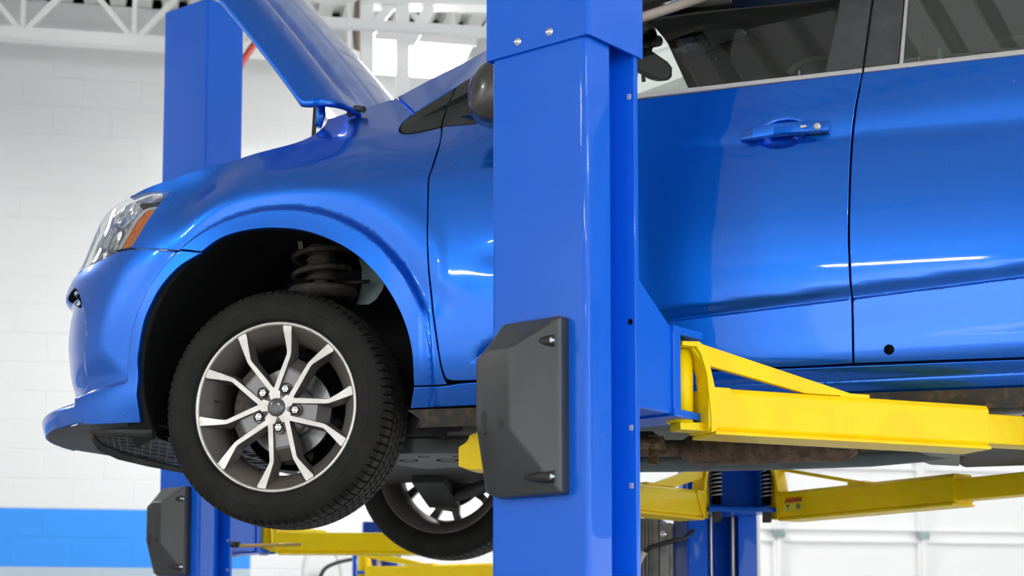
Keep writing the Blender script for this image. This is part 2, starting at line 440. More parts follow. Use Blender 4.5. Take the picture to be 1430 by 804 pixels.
# ------------------------------------------------------------------ THE CAR
car = empty('car', (0,0,0), label='blue five-door hatchback raised on the lift with its hood open and front wheel hanging', cat='car')
Z = lambda x, y, Y=.0: at(x, y, Y)
GR = (CRX, CRZ, (-.006,-.003,0,.003,.008,.02)); SH = (SHX, SHZ, (-.012,-.004,.004,.012)); RK = (RKX, RKZ, (-.008,-.004,0,.004,.008))
arch = [(281,351),(310,331),(350,320),(395,318),(440,326),(490,350),(530,388),(560,438),(575,490),(578,539)]
fender = panel('front_fender', px2([
    (598,248,'c'),(613,201),(616,178,'c'),(570,187),(557,182),(562,171),(577,158,'c'),(554,136.5,'c'),
    (520,147),(486,157),(458,166,'c'),(452,176),(436,189),(405,201),(340,219),(304,229),(241,249),(201,264),(181,275.5,'c'),
    (208,268),(237.6,267.5,'c'),(182,346,'c'),(230,348),(281,351,'c')]+arch[1:-1]+[(578,539,'c'),(600,538),(624,536.5,'c'),(617,521),(607,463),(599.5,400),(596,330)]),
    M['paint'], car, h=.011, lines=(SH,), pts=arcs((.405,.416,.425,.430,.435,.440,.446,.452,.460), -10, 200))
s1, z1 = inv(118,374)
bump = panel('front_bumper', px2([
    (282,352.5,'c'),(230,350),(182,348,'c'),(163,352),(141,363),(118,376,'c'),('u',s1-.35,z1-.02,'c'),('u',-1.25,z1-.03,'c'),('u',-1.25,1.885,'c'),
    ('u',-.9,1.885),('u',-.72,1.888),('u',-.6,1.892)]+[(130,592.5),(196,590,'c'),(192.5,567),(191,540),(191.5,512),(194.5,480),(201,448),(211,424),(226,398),(250,372)]),
    M['paint'], car, h=.011, pts=arcs((.405,.416,.425,.430,.435,.440,.446,.452,.460), 120, 185)+[np.stack([np.linspace(-1.2,-.45,110), np.interp(np.linspace(-1.2,-.45,110), [-.95,-.75,-.6,-.42], [1.925,1.94,1.965,1.985])+o_], 1) for o_ in (-.006,0,.006,.012,.018,.024,.030)])
fdoor = panel('front_door', px2([
    (599.5,248,'c'),(614.5,201),(626,148),(638,121,'c'),(662,106),(690,100),(700,160,'c'),(790,152),(880,140),(1045,120),(1203.5,101,'c'),
    (1193,156),(1187.5,213),(1184,317),(1185,360),(1187,400),(1189,424),(1190.5,507.5,'c'),(1114,511.5),(996,516),(682,530,'c'),(640,531.5),(627,530),(619,520),(609,463),(601.5,400),(597.5,330)]),
    M['paint'], car, h=.013, lines=(GR,SH), dense=(CUP[0],CUP[1],.08,.055,.0045))
rdoor = panel('rear_door', px2([
    (1205.5,101,'c'),(1430,75),(1600,58),(1720,48,'c'),(1715,250),(1720,400),(1715,489,'c'),(1430,499),(1192.8,507.5,'c'),
    (1191,424),(1189,400),(1186.5,317),(1190,213),(1195.5,156)]), M['paint'], car, h=.013, lines=(GR,SH))
rock = panel('rocker_panel', px2([
    (578,541,'c'),(624,538.5),(682,533),(996,519),(1192,511),(1430,502),(1712,492,'c'),(1712,535,'c'),(1430,545),(1209,551),(900,559),(682,566),(573,570.5,'c')]),
    M['paint'], car, h=.012, lines=(RK,))
# a black shell just inside the skin: its colour stands for the shade in the door gaps
sh = panel('gap_backing', px2([(470,185,'c'),(545,160),(700,165),(1204,108),(1715,60,'c'),(1712,520,'c'),(1430,531),(600,556,'c'),(592,480),(575,420),(540,360),(490,320),(430,300)]),
    M['void'], car, h=.03, off=-.024, flange=.0)
qx = [('u',2.36,2.74,'c'),('u',3.0,2.76),('u',3.25,2.7,'c'),('u',3.27,2.3),('u',3.22,1.92,'c'),('u',2.98,1.90,'c'),('u',2.94,2.0),('u',2.88,2.14),('u',2.74,2.28),('u',2.525,2.34),('u',2.38,2.31,'c')]
qd = inv(1241.5,488); 
quarter = panel('rear_quarter_panel', px2(qx), M['paint'], car, h=.03)

pd = pos(np.array([qd[0]]), np.array([qd[1]]))[0]; nd = nrm(np.array([qd[0]]), np.array([qd[1]]))[0]
mb = MB(); mb.lathe([(-.0022,0),(-.002,.0115),(-.0005,.0125),(.004,.0125)], 28, (0,0,0)); o = mb.build('door_disc', M['void'], rdoor, label='round black disc'); o.location = pd; o.rotation_euler = (-math.asin(nd[2]), 0, 0)  # plain black disc on the rear door skin
# far side, roof, tail: simple closed shells
def far_pos(s, z):
    p = pos(s, z); p = p.copy(); p[...,1] = 1.74-p[...,1]; return p
mb = MB()
ss = np.linspace(.42, 3.2, 40); zz = np.linspace(1.96, 2.66, 24)
mb.grid([[far_pos(np.array([s]), np.array([z]))[0] for z in zz] for s in ss])
mb.build('far_body_side', M['paint'], car, fix=False)
mb = MB(); ss = np.linspace(-1.2, .42, 50)
mb.grid([[far_pos(np.array([s]), np.array([z]))[0] for z in np.linspace(2.37, 2.50, 8)] for s in ss])
mb.build('far_fender', M['paint'], car, fix=False)
mb = MB()
def roofz(X, Y): return 3.045 - .06*((Y-.87)/.6)**2 - .25*max(0, 1.15-X)**2 - .05*max(0, X-2.2)**2
xs = np.linspace(.975, 3.0, 16); ys = np.linspace(.14, 1.60, 16)
mb.grid([[(x, y, roofz(x, y)) for y in ys] for x in xs])
mb.build('roof', M['paint'], car, fix=False)
mb = MB(); mb.grid([[(x, y, roofz(x, y)-.035) for y in ys] for x in xs], flip=True)
hl = mb.build('headliner', M['headliner'], car, fix=False)
mb = MB(); mb.box((3.02,.1,1.95),(3.18,1.64,2.72)); mb.box((2.98,.25,2.72),(3.02,1.49,3.0)); mb.build('tailgate', M['paint'], car, bevel=.02)

# A pillar, sails, pillars, belt trims, glass
panel('a_pillar', px2([(556,135,'c'),(600,111),(650,86),(690,64),(790,-2),(850,-50,'c'),(905,-45,'c'),(800,28),(700,92),(640,120),(579,157,'c')]), M['paint'], car, h=.014)
panel('mirror_sail', px2([(559,181),(563,171),(579,158.5,'c'),(610,138),(636,122,'c'),(625,148),(615.5,176.5,'c'),(585,183),(566,186)]), M['black'], fender, h=.012, off=.001)
sail = panel('mirror_sail', px2([(639,121,'c'),(664,106),(700,88),(740,72,'c'),(750,158,'c'),(690,170),(617.5,177,'c'),(627,148)]), M['black'], fdoor, h=.012, off=.003)
panel('pillar_trim', px2([(1176,-40,'c'),(1173,0),(1152,103,'c'),(1203.5,96,'c'),(1217,0),(1222,-40,'c')]), M['trimgrey'], fdoor, h=.014, off=.001, flange=.01)
panel('pillar_trim', px2([(1225,-40,'c'),(1220,0),(1207,96,'c'),(1254.5,90,'c'),(1262,0),(1265,-40,'c')]), M['trimgrey'], rdoor, h=.014, off=.001, flange=.01)
panel('window_frame', px2([(1266.5,-40,'c'),(1263.5,0),(1255.5,90,'c'),(1261,90,'c'),(1268,0),(1271,-40,'c')]), M['bright'], rdoor, h=.008, off=.003, flange=.01)
panel('belt_trim', px2([(700,160,'c'),(790,152),(880,139.5),(1045,120),(1203.5,102,'c'),(1204,96.5,'c'),(1045,114.5),(880,133.5),(790,145),(700,154,'c')]), M['bright'], fdoor, h=.008, off=.004, flange=.012, edge=.0015)
panel('belt_trim', px2([(1206.5,101.5,'c'),(1430,76.5),(1600,59),(1720,49,'c'),(1720,43,'c'),(1600,53),(1430,70),(1207,96,'c')]), M['bright'], rdoor, h=.008, off=.004, flange=.012, edge=.0015)
panel('window_glass', px2([(700,160,'c'),(880,136),(1153,104,'c'),(1174,0),(1180,-45,'c'),(905,-45,'c'),(800,28),(700,92,'c')]), M['glass'], fdoor, h=.03, off=-.008, flange=0, edge=.001)
panel('window_glass', px2([(1261,92,'c'),(1430,73),(1715,45,'c'),(1690,-30),(1660,-60,'c'),(1400,-50),(1272,-45,'c')]), M['tint'], rdoor, h=.03, off=-.006, flange=0, edge=.001)
# door frame tops, seen at the window's upper corner
mb = MB()
pts = [Z(780,42,.08), Z(850,18,.09), Z(884,4,.10), Z(945,-18,.11), Z(1040,-48,.12), Z(1230,-78,.14), Z(1700,-96,.14)]
mb.tube(pts, .030, 8); mb.build('door_frame', M['black'], fdoor)
mb = MB()
mb.tube([Z(800,57,.10), Z(850,39,.11), Z(884,28,.115), Z(912,19,.12), Z(945,8,.13), Z(985,-6,.14), Z(1100,-42,.16), Z(1300,-70,.26), Z(1600,-80,.28)], .0135, 12)
mb.build('roof_rail_trim', M['beige'], car)
# window lock stubs and clips behind the panes
for (x0,y0,y1,w,D) in ((1116,99,106,1.6,fdoor),):
    mb = MB(); mb.tube([Z(x0,y1,.07), Z(x0,y0,.075)], .003, 8); mb.build('lock_pin', M['bright'], D)
mb = MB(); mb.tube([Z(1284,92,.07), Z(1284,79,.075)], .003, 8); mb.build('lock_pin', M['hose'], rdoor)
mb = MB(); mb.bar(Z(1312,88,.075), Z(1313,68,.08), .006, .012); mb.build('window_clip', M['hose'], rdoor, bevel=.001)

# interior: visors, console, mirror, windscreen, seats, far pillars
HZ = 3.0
def on_hl(px, py, dz=0.):
    z = HZ+dz; r = ray(px, py); return CAM + r*(z-CAM[2])/r[2]
def slab(name, pxs, dz, th, m, parent, bevel=.006):
    P = [on_hl(x, y, dz) for x, y in pxs]; mb = MB(); n = len(P)
    vs = [tuple(p) for p in P]+[(p[0],p[1],p[2]+th) for p in P]
    mb.add(vs, [tuple(range(n)), tuple(range(n,2*n))[::-1]]+[(i,(i+1)%n,n+(i+1)%n,n+i) for i in range(n)])
    return mb.build(name, m, parent, bevel=bevel)
slab('sun_visor', [(944,15),(957,33),(966,36),(1016,22),(1024,12),(1018,-8),(1000,-22)], -.05, .016, M['visor'], hl)
slab('sun_visor', [(984,80),(1006,114),(1016,116),(1062,107),(1072,98),(1058,62),(1046,57),(1040,58)], -.035, .016, M['visor'], hl)
cons = slab('overhead_console', [(937,51),(950,72),(956,75),(1036,54),(1043,50),(1030,32),(1024,33),(942,47)], -.022, .02, M['console'], hl)
slab('map_light', [(949,55),(960,73),(980,69),(969,50)], -.030, .012, mat('map_light_blue', (.05,.10,.26), rough=.2), cons, .002)
slab('console_switch', [(971,50),(985,69),(994,66),(981,47)], -.030, .010, M['black'], cons, .002)
for (x, y) in ((958,35),(988,80)):
    mb = MB(); p = on_hl(x, y, -.03); mb.tube([p, p+np.array([.03,.01,-.006])], .005, 8); mb.build('visor_hinge', M['chrome'], hl)
mb = MB(); mb.tube([Z(1100,104,.5), Z(1112,92,.5), Z(1130,84,.5), Z(1160,80,.5)], .010, 8)
mb.build('grab_handle', M['visor'], hl, fix=False)
# rear view mirror
mn = Vector((.55,-.80,-.22)).normalized(); mO = Vector(Z(912,88,.62))
def on_mir(px, py, d=0.):
    r = Vector(ray(px, py)); c = Vector(CAM); return c + r*((mO-c).dot(mn)+d)/r.dot(mn)
def mir_prism(pxs, d0, d1, nm, m, par, bevel=0):
    A = [on_mir(x, y) for x, y in pxs]; mb = MB(); n = len(A)
    mb.add([tuple(p+mn*d0) for p in A]+[tuple(p+mn*d1) for p in A], [tuple(range(n)), tuple(range(n,2*n))[::-1]]+[(i,(i+1)%n,n+(i+1)%n,n+i) for i in range(n)])
    return mb.build(nm, m, par, bevel=bevel)
mirror_in = mir_prism([(884,66),(893,64),(905,67),(933,86),(939,94),(939,107),(934,112),(922,113),(910,110),(890,98),(880,84),(879,74)], -.022, 0, 'rear_view_mirror', M['black'], car, .004)
mir_prism([(890,68),(903,69),(931,88),(936,95),(935,105),(931,109),(921,110),(895,96),(888,80)], 0, .001, 'mirror_glass', mat('mirror_dark', (.30,.30,.27), rough=.2, coat=1), mirror_in)
mb = MB(); mb.tube([on_mir(905,66)-mn*.02, Vector(on_hl(908,50,-.03)), Vector(on_hl(900,44,0))], [.014,.02,.034], 8); mb.tube([on_mir(900,104)-mn*.01, on_mir(901,114)-mn*.01], .006, 8)
mb.build('mirror_stalk', M['black'], mirror_in)
# windscreen
mb = MB()
mb.grid([[(.30+.66*t, .2+1.34*u, 2.70+.30*t+.03*math.sin(PI*u)) for t in np.linspace(0,1,6)] for u in np.linspace(0,1,8)])
mb.build('windscreen', M['glass'], car, fix=False)
mb = MB(); mb.tube([(.28,1.60,2.68), (.62,1.56,2.88), (.95,1.50,3.0)], .03, 10); mb.build('far_a_pillar', M['black'], car)
mb = MB(); mb.bar((.985,.22,3.0),(.985,1.52,3.0), .03,.014); mb.build('windscreen_header', M['headliner'], car, bevel=.004)
mb = MB(); mb.tube([on_hl(903,60,-.03), on_hl(920,57,-.012)], .016, 10); mb.build('sensor_cover', M['black'], car)
mb = MB(); mb.box((.15,.15,2.55),(.95,1.6,2.66)); mb.build('dashboard', M['black'], car, bevel=.03)
mb = MB(); mb.box((.5,.10,1.95),(3.0,1.64,2.0)); mb.build('cabin_floor', M['under'], car)
def seat(X, Y):
    mb = MB(); mb.box((X-.45,Y-.24,2.05),(X+.05,Y+.24,2.20)); mb.build('seat_cushion', M['visor'], car, bevel=.04)
    mb = MB(); mb.bar((X,Y,2.15),(X+.16,Y,2.68), .46, .12, up=(1,0,.3)); so = mb.build('seat_back', M['visor'], car, bevel=.04)
    mb = MB(); mb.bar((X+.19,Y,2.72),(X+.225,Y,2.90), .26, .09, up=(1,0,.2)); mb.build('headrest', M['visor'], so, bevel=.035)
    for s_ in (-.05,.05):
        mb = MB(); mb.tube([(X+.16,Y+s_,2.66),(X+.2,Y+s_,2.75)], .006, 6); mb.build('headrest_post', M['chrome'], so)
seat(1.42, .45); seat(1.42, 1.25)
mb = MB(); mb.tube([Z(1385,66,.5), Z(1392,58,.5), Z(1410,55,.5), Z(1440,52,.5)], .012, 8); mb.build('rear_grab_handle', M['visor'], car)

# door handle with key lock
def near_handle():
    yb = -.036
    def P(x, y, d): q = at(x, y, pos(np.array([at(x,y,-.02)[0]]), np.array([at(x,y,-.02)[2]]))[0][1]-d); return Vector(q)
    top = [(1036,184),(1050,178),(1080,172),(1120,168.5),(1159,168)]; bot = [(1035,198),(1050,196.5),(1080,192),(1120,188),(1158,185)]
    dp = [.012,.026,.034,.034,.024]
    mb = MB(); rows = []
    for (t, b, d) in zip(top, bot, dp):
        A = P(t[0],t[1],d-.006); B = P(t[0],(t[1]*2+b[1])/3,d); C_ = P(b[0],(t[1]+b[1]*3)/4,d); D = P(b[0],b[1],d-.008); E_ = P(b[0],b[1]-2,d-.020); G = P(t[0],t[1]+2,d-.020)
        rows.append([A,B,C_,D,E_,G,A])
    mb.grid(rows, smooth=False); mb.add(rows[0][:6], [tuple(range(6))]); mb.add(rows[-1][:6], [tuple(range(6))[::-1]])
    h = mb.build('door_handle', M['paint'], fdoor, bevel=.0025)
    q = P(1141,175.5,.0345); q2 = P(1141,175.5,.040)
    mb = MB(); mb.lathe([(0,.0),(0,.0085),(.004,.0085)], 20, (0,0,0)); 
    o = mb.build('key_lock', M['bright'], h); o.location = P(1141,176,.031); o.rotation_euler = (0,0,R(0))
    mb = MB(); a = P(1118,177,.036); mb.bar(a, P(1126,176,.0355), .003, .006); mb.build('handle_mark', M['bright'], h, bevel=.0008)
    # rear mount, and the dished cup behind the grip
    mb = MB(); mb.bar(P(1130,186,.004), P(1156,183,.004), .03, .012); mb.build('handle_mount', M['black'], h, bevel=.002); mb = MB(); mb.bar(P(1038,193,.004), P(1050,191,.004), .02, .008); mb.build('handle_mount', M['black'], h, bevel=.002)
    return h
near_handle()

# outer mirror
mb = MB(); rows = []; mc = Z(712,126,-.13)
for i in range(17):
    ph = -PI/2+PI*i/16; row = []
    for k in range(33):
        t = 2*PI*k/32
        cx, cy, cz = math.cos(ph)*math.cos(t), math.cos(ph)*math.sin(t), math.sin(ph)
        sg = lambda v, e: math.copysign(abs(v)**e, v)
        row.append((mc[0]+.105*sg(cx,.85), mc[1]+.085*sg(cy,.8), mc[2]+.088*sg(cz,.8)+.02*cx))
    rows.append(row)
mb.grid(rows)
mir = mb.build('side_mirror', mat('mirror_shell', (.03,.027,.025), rough=.25, coat=.6, spec=.6), fdoor)
mb = MB(); mb.bar(Z(650,158,-.04), Z(715,150,-.12), .05, .03); mb.build('mirror_foot', M['black'], mir, bevel=.008)

# hood, raised
HO = Vector((.13,0,2.75)); HE = Vector((-.596,0,.803)); HN = Vector((.803,0,.596))
def hood_h(v):
    w = min(v, 1.74-v)
    pts = [(.08,-.095),(.10,-.050),(.13,-.022),(.17,-.006),(.20,.0),(.225,-.002),(.25,-.014),(.29,-.010),(.34,.012),(.45,.036),(.6,.056),(.87,.068)]
    return float(np.interp(w, [p[0] for p in pts], [p[1] for p in pts]))
mb = MB(); rows = []; vs_ = np.concatenate([np.linspace(.08,.5,60), np.linspace(.52,1.22,16), np.linspace(1.24,1.66,60)])
hs = np.array([hood_h(v) for v in vs_]); ker = np.ones(5)/5; hs2 = np.convolve(np.pad(hs,2,'edge'), ker, 'valid')
for u in np.linspace(0, 1, 40):
    row = []
    for v, h_ in zip(vs_, hs2):
        w = min(v, 1.74-v); e0 = .045*math.exp(-(w-.08)/.035) - .02*max(0, 1-abs(v-.87)/.6)
        U = e0 + u*(.98-e0)
        gf = 1-math.exp(-(u/.1)**2)
        base_h = h_ if w < .2 or w > .36 else float(np.interp(w, [.2,.36], [0,.018]))*(1-gf)+h_*gf
        p = HO + HE*U + HN*(base_h - .10*U*U + .03*U)
        row.append((p.x, v, p.z))
    rows.append(row)
mb.grid(rows, flip=False)
hood = mb.build('hood', M['paint'], car, fix=True)
sd = hood.modifiers.new('thick', 'SOLIDIFY'); sd.thickness = .012; sd.offset = 1
def on_hood(px, py, h):
    o = HO+HN*h; r = Vector(ray(px, py)); c = Vector(CAM); return c + r*((o-c).dot(HN)/r.dot(HN))
pp = on_hood(470,79,.02)
mb = MB(); mb.tube([pp+HE*.028, pp+HE*.01+HN*.004, pp-HE*.012+HN*.007, pp-HE*.020+HN*.004], [.002,.008,.010,.006], 10); mb.build('washer_nozzle', M['black'], hood)
mb = MB(); mb.bar(Z(441,143,.20), Z(438,190,.20), .006, .012, up=(1,0,0)); mb.build('hood_hinge', M['black'], hood, bevel=.002)
mb = MB(); mb.tube([Z(448,138,.20), Z(448,160,.20), Z(444,178,.20)], [.013,.014,.010], 10); mb.build('hood_damper', M['paint'], hood)
mb = MB(); mb.tube([Z(488,160,.24), Z(497,151,.26), Z(508,153,.25)], .010, 10); mb.build('cowl_end_seal', M['trimgrey'], car)
# engine bay cover so that the open bay is not hollow
mb = MB(); mb.box((-.62,.53,2.30),(.28,1.22,2.44)); mb.box((-.3,.6,2.42),(.1,1.1,2.50)); mb.build('engine', M['black'], car, bevel=.03)
mb = MB(); mb.grid([[(x, y, 2.60-.55*max(0,-x-.45)**2) for y in np.linspace(.17,1.57,8)] for x in (.08,.35)]); mb.build('cowl', M['black'], car, fix=False)

# headlamp
sA, zA = inv(181,275.5); sB, zB = inv(118,374)
hl_out = px2([(237,268.5,'c'),(210,306),(182,345.5,'c'),(163,349.5),(141,360.5),(118,373,'c'),('u',sB-.22,zB+.01,'c'),('u',sA-.34,zA-.03,'c'),('u',sA-.05,zA-.004),(181,276.5),(208,269)])
lamp = panel('headlight', hl_out, M['lens'], car, h=.012, off=-.001, flange=.0)
mb = MB()
def hpos(s, z):
    p = pos(s, z); n = nrm(s, z); return p - n*.05
refl = panel('lamp_reflector', [(a[0]+.006, a[1])+tuple(a[2:]) for a in hl_out], mat('lamp_reflector', (.75,.76,.78), rough=.22, metal=.9, bump=(16,1.0,1,.03)), lamp, h=.009, off=-.018, flange=0)
panel('turn_signal_lens', px2([(221,289,'c'),(204,291),(195,298),(180,318),(163,345.5,'c'),(175,343),(181,338,'c'),(200,315)]), M['amber'], lamp, h=.008, off=-.012, flange=.02)
panel('lamp_bezel', px2([(236,270,'c'),(228,285,'c'),(183,343,'c'),(163,348,'c'),(160,349.5),(182,345,'c'),(210,305.5)]), M['black'], lamp, h=.006, off=-.006, flange=.03, edge=.001)
panel('lamp_bezel', px2([(233,271,'c'),(215,279),(200,280),(190,283),(196,291,'c'),(205,288),(222,286,'c')]), M['black'], lamp, h=.006, off=-.014, flange=.01, edge=.001)
panel('lamp_bezel', px2([(221,286,'c'),(203,289),(192,297),(177,317),(161,346,'c'),(165,346,'c'),(181,318),(195,299),(205,292),(221,290,'c')]), mat('lamp_band', (.8,.8,.8), rough=.3, metal=.4), lamp, h=.006, off=-.008, flange=.012, edge=.001)
for (x, y, r_) in ((158,322,.036),(139,350,.028)):
    sz = inv(x, y); q = pos(np.array([sz[0]]), np.array([sz[1]]))[0]; nq = nrm(np.array([sz[0]]), np.array([sz[1]]))[0]
    mb = MB(); mb.lathe([(.0,.010),(-.012,r_*.7),(-.03,r_)], 28, (0,0,0), axis='X')
    o = mb.build('lamp_bowl', M['chrome'], lamp, fix=False); o.location = Vector(q-nq*.042); o.rotation_euler = (0, 0, R(35))
# fog lamp slit and its chrome blade, front corner vent
def strip(name, pts, m, off, parent, **k):
    global FOGP
    sv = FOGP; FOGP = None; q = px2(pts); FOGP = sv
    return panel(name, q, m, parent, h=.006, flange=.008, edge=.001, off=off, **k)
strip('fog_lamp_slit', [(90,421),(97,409),(105,402,'c'),(110,408),(114,424,'c'),(104,427),(95,428)], M['void'], .001, bump)
strip('fog_lamp_blade', [(94,424),(102,413),(109,407,'c'),(111,410),(104,416),(98,425)], M['chrome'], .006, bump)
strip('bumper_vent', [(117,462,'c'),(118.5,470),(115,490),(112,497,'c'),(114,478)], M['void'], .002, bump)

# under the nose
mb = MB()
def quad3(a, b, c, d): mb.add([a,b,c,d], [(0,1,2,3)])
lipp = [pos(np.array([s]), np.array([1.887]))[0] for s in np.linspace(-1.2,-.42,30)]
inn_ = [Vector((p[0]+.10, p[1]+.07, 1.872)) for p in lipp]
mb.grid([[tuple(p), tuple(q), (q.x+.25, q.y+.3, 1.885)] for p, q in zip(lipp, inn_)])
mb.build('bumper_underside', M['under'], bump, fix=False)
mb = MB()
def und(px, py, Y): return Vector(at(px, py, Y))
# black air deflector hanging below the bumper: a curved wall with a ribbed floor
outr = [und(126,608,.08), und(128,617,.09), und(136,628,.12), und(162,640,.2), und(203,650,.33), und(248,659,.45), und(300,668,.6)]
top_ = [und(126,602,.08), und(129,609,.09), und(141,617,.12), und(168,629,.2), und(207,640,.33), und(250,650,.45), und(300,660,.6)]
mb.grid([[tuple(a), tuple(b)] for a, b in zip(outr, top_)])
mb.grid([[tuple(und(126,602,.08)), tuple(und(130,611,.09))],[tuple(und(165,599,.06)), tuple(und(165,610,.07))],[tuple(und(212,600,.05)), tuple(und(211,613,.06))]])
fl = mb.build('air_deflector', M['under'], car, fix=False); sm = fl.modifiers.new('t','SOLIDIFY'); sm.thickness = .008
UPr = [und(130,606,.10), und(165,606,.11), und(212,608,.12), und(260,612,.14), und(310,620,.2)]
LOr = [und(138,616,.14), und(170,629,.24), und(208,640,.36), und(255,650,.5), und(310,660,.66)]
mb = MB(); mb.grid([[tuple(a.lerp(b, t)) for t in np.linspace(0,1,4)] for a, b in zip(UPr, LOr)])
for t in np.linspace(.08,.92,6):
    mb.tube([a.lerp(b, t)+Vector((0,0,-.004)) for a, b in zip(UPr, LOr)], .003, 6)
for i in range(4):
    for f in (0,.25,.5,.75):
        a = UPr[i].lerp(UPr[i+1], f); b = LOr[i].lerp(LOr[i+1], f); mb.bar(a+Vector((0,0,-.003)), b+Vector((0,0,-.003)), .004, .006)
mb.build('deflector_grid', mat('tray_plastic_grey', (.10,.105,.11), rough=.4, spec=.6), fl, fix=False)
mb = MB()
mb.box((-.62,.2,1.90),(.0,1.5,1.92))
for k in range(9): mb.box((-.6+.07*k,.2,1.885),(-.59+.07*k,1.5,1.90))
for k in range(12): mb.box((-.62,.22+.1*k,1.885),(.0,.232+.1*k,1.90))
mb.build('undertray', mat('tray_plastic', (.06,.065,.07), rough=.4, spec=.6), car)

# wheel housing
mb = MB(); rows = []
for k in range(41):
    a = R(-22+224*k/40); c_, s_ = math.cos(a), math.sin(a)
    row = []
    for j, y in enumerate([.012,.014,.02,.04,.12,.3,.50]):
        r_ = [.47,.43,.398,.402,.405,.405,.38][j]
        y0 = float(pos(np.array([.005+.386*c_]), np.array([1.99+.386*s_]))[0][1]) if s_ > -.5 else .03
        yy = y0+.004+y
        if r_ > .41: yy = float(pos(np.array([.005+r_*c_]), np.array([1.99+r_*s_]))[0][1])+.020
        row.append((.005+r_*c_, yy, 1.99+r_*s_))
    rows.append(row)
mb.grid(rows)
o = mb.build('wheel_arch_liner', M['liner'], car, fix=False)
mb = MB(); mb.add([(-.45,.5,1.86),(.5,.5,1.86),(.5,.5,2.45),(-.45,.5,2.45)], [(0,1,2,3)]); mb.build('inner_arch_wall', M['liner'], car)
mb = MB(); mb.grid([[tuple(Z(x,y,.34)) for x, y in ((498,352),(505,375),(505,400),(498,425))],[tuple(Z(x,y,.30)) for x, y in ((525,362),(528,380),(525,400),(515,425))],[tuple(Z(x,y,.27)) for x, y in ((540,380),(538,390),(534,405),(525,418))]])
o = mb.build('strut_tower', M['teal'], car, fix=False)
mb = MB(); mb.tube([Z(478,395,.26), Z(516,393,.26)], .006, 8); mb.build('brake_hose', M['black'], car)

# strut, spring
mb = MB()
P0 = Z(437,335,.27); P1 = Z(447,430,.27); ax = Vector(P1)-Vector(P0)
sc_ = Vector(Z(449,372,.27))
zt = Z(445,330,.27)[2]; zb_ = Z(445,408,.27)[2]
cxx = sc_.x; cyy = .27
turns = 2.6; pts = []
for k in range(int(turns*28)+1):
    t = k/28*2*PI; pts.append((cxx+.076*math.cos(t), cyy+.076*math.sin(t), zb_+.014+(k/28)*.052))
mb.tube(pts, .0085, 10); spring = mb.build('coil_spring', M['dusty'], car)
mb = MB(); prof = []
for k in range(14): prof.append((k*.0085, .046 if k % 2 else .036))
mb.lathe([(p[0]+zb_+.03, p[1]) for p in prof], 32, (cxx,cyy,0), axis='Z'); mb.lathe([(zb_-.3,.022),(zb_+.05,.022)], 20, (cxx,cyy,0), axis='Z')
mb.build('strut_boot', M['dusty'], spring)
mb = MB(); mb.lathe([(zb_-.022,.02),(zb_-.024,.06),(zb_-.016,.09),(zb_+.002,.097),(zb_+.008,.092),(zb_+.0,.07),(zb_+.004,.03)], 40, (cxx+.005,cyy,0), axis='Z'); mb.build('spring_seat', M['dusty'], spring)
mb = MB(); mb.bar(Z(417,326,.2), Z(421,351,.2), .003, .013, up=(1,0,0)); mb.build('spring_tag', mat('tag_paper', (.22,.18,.14), rough=.9), spring)

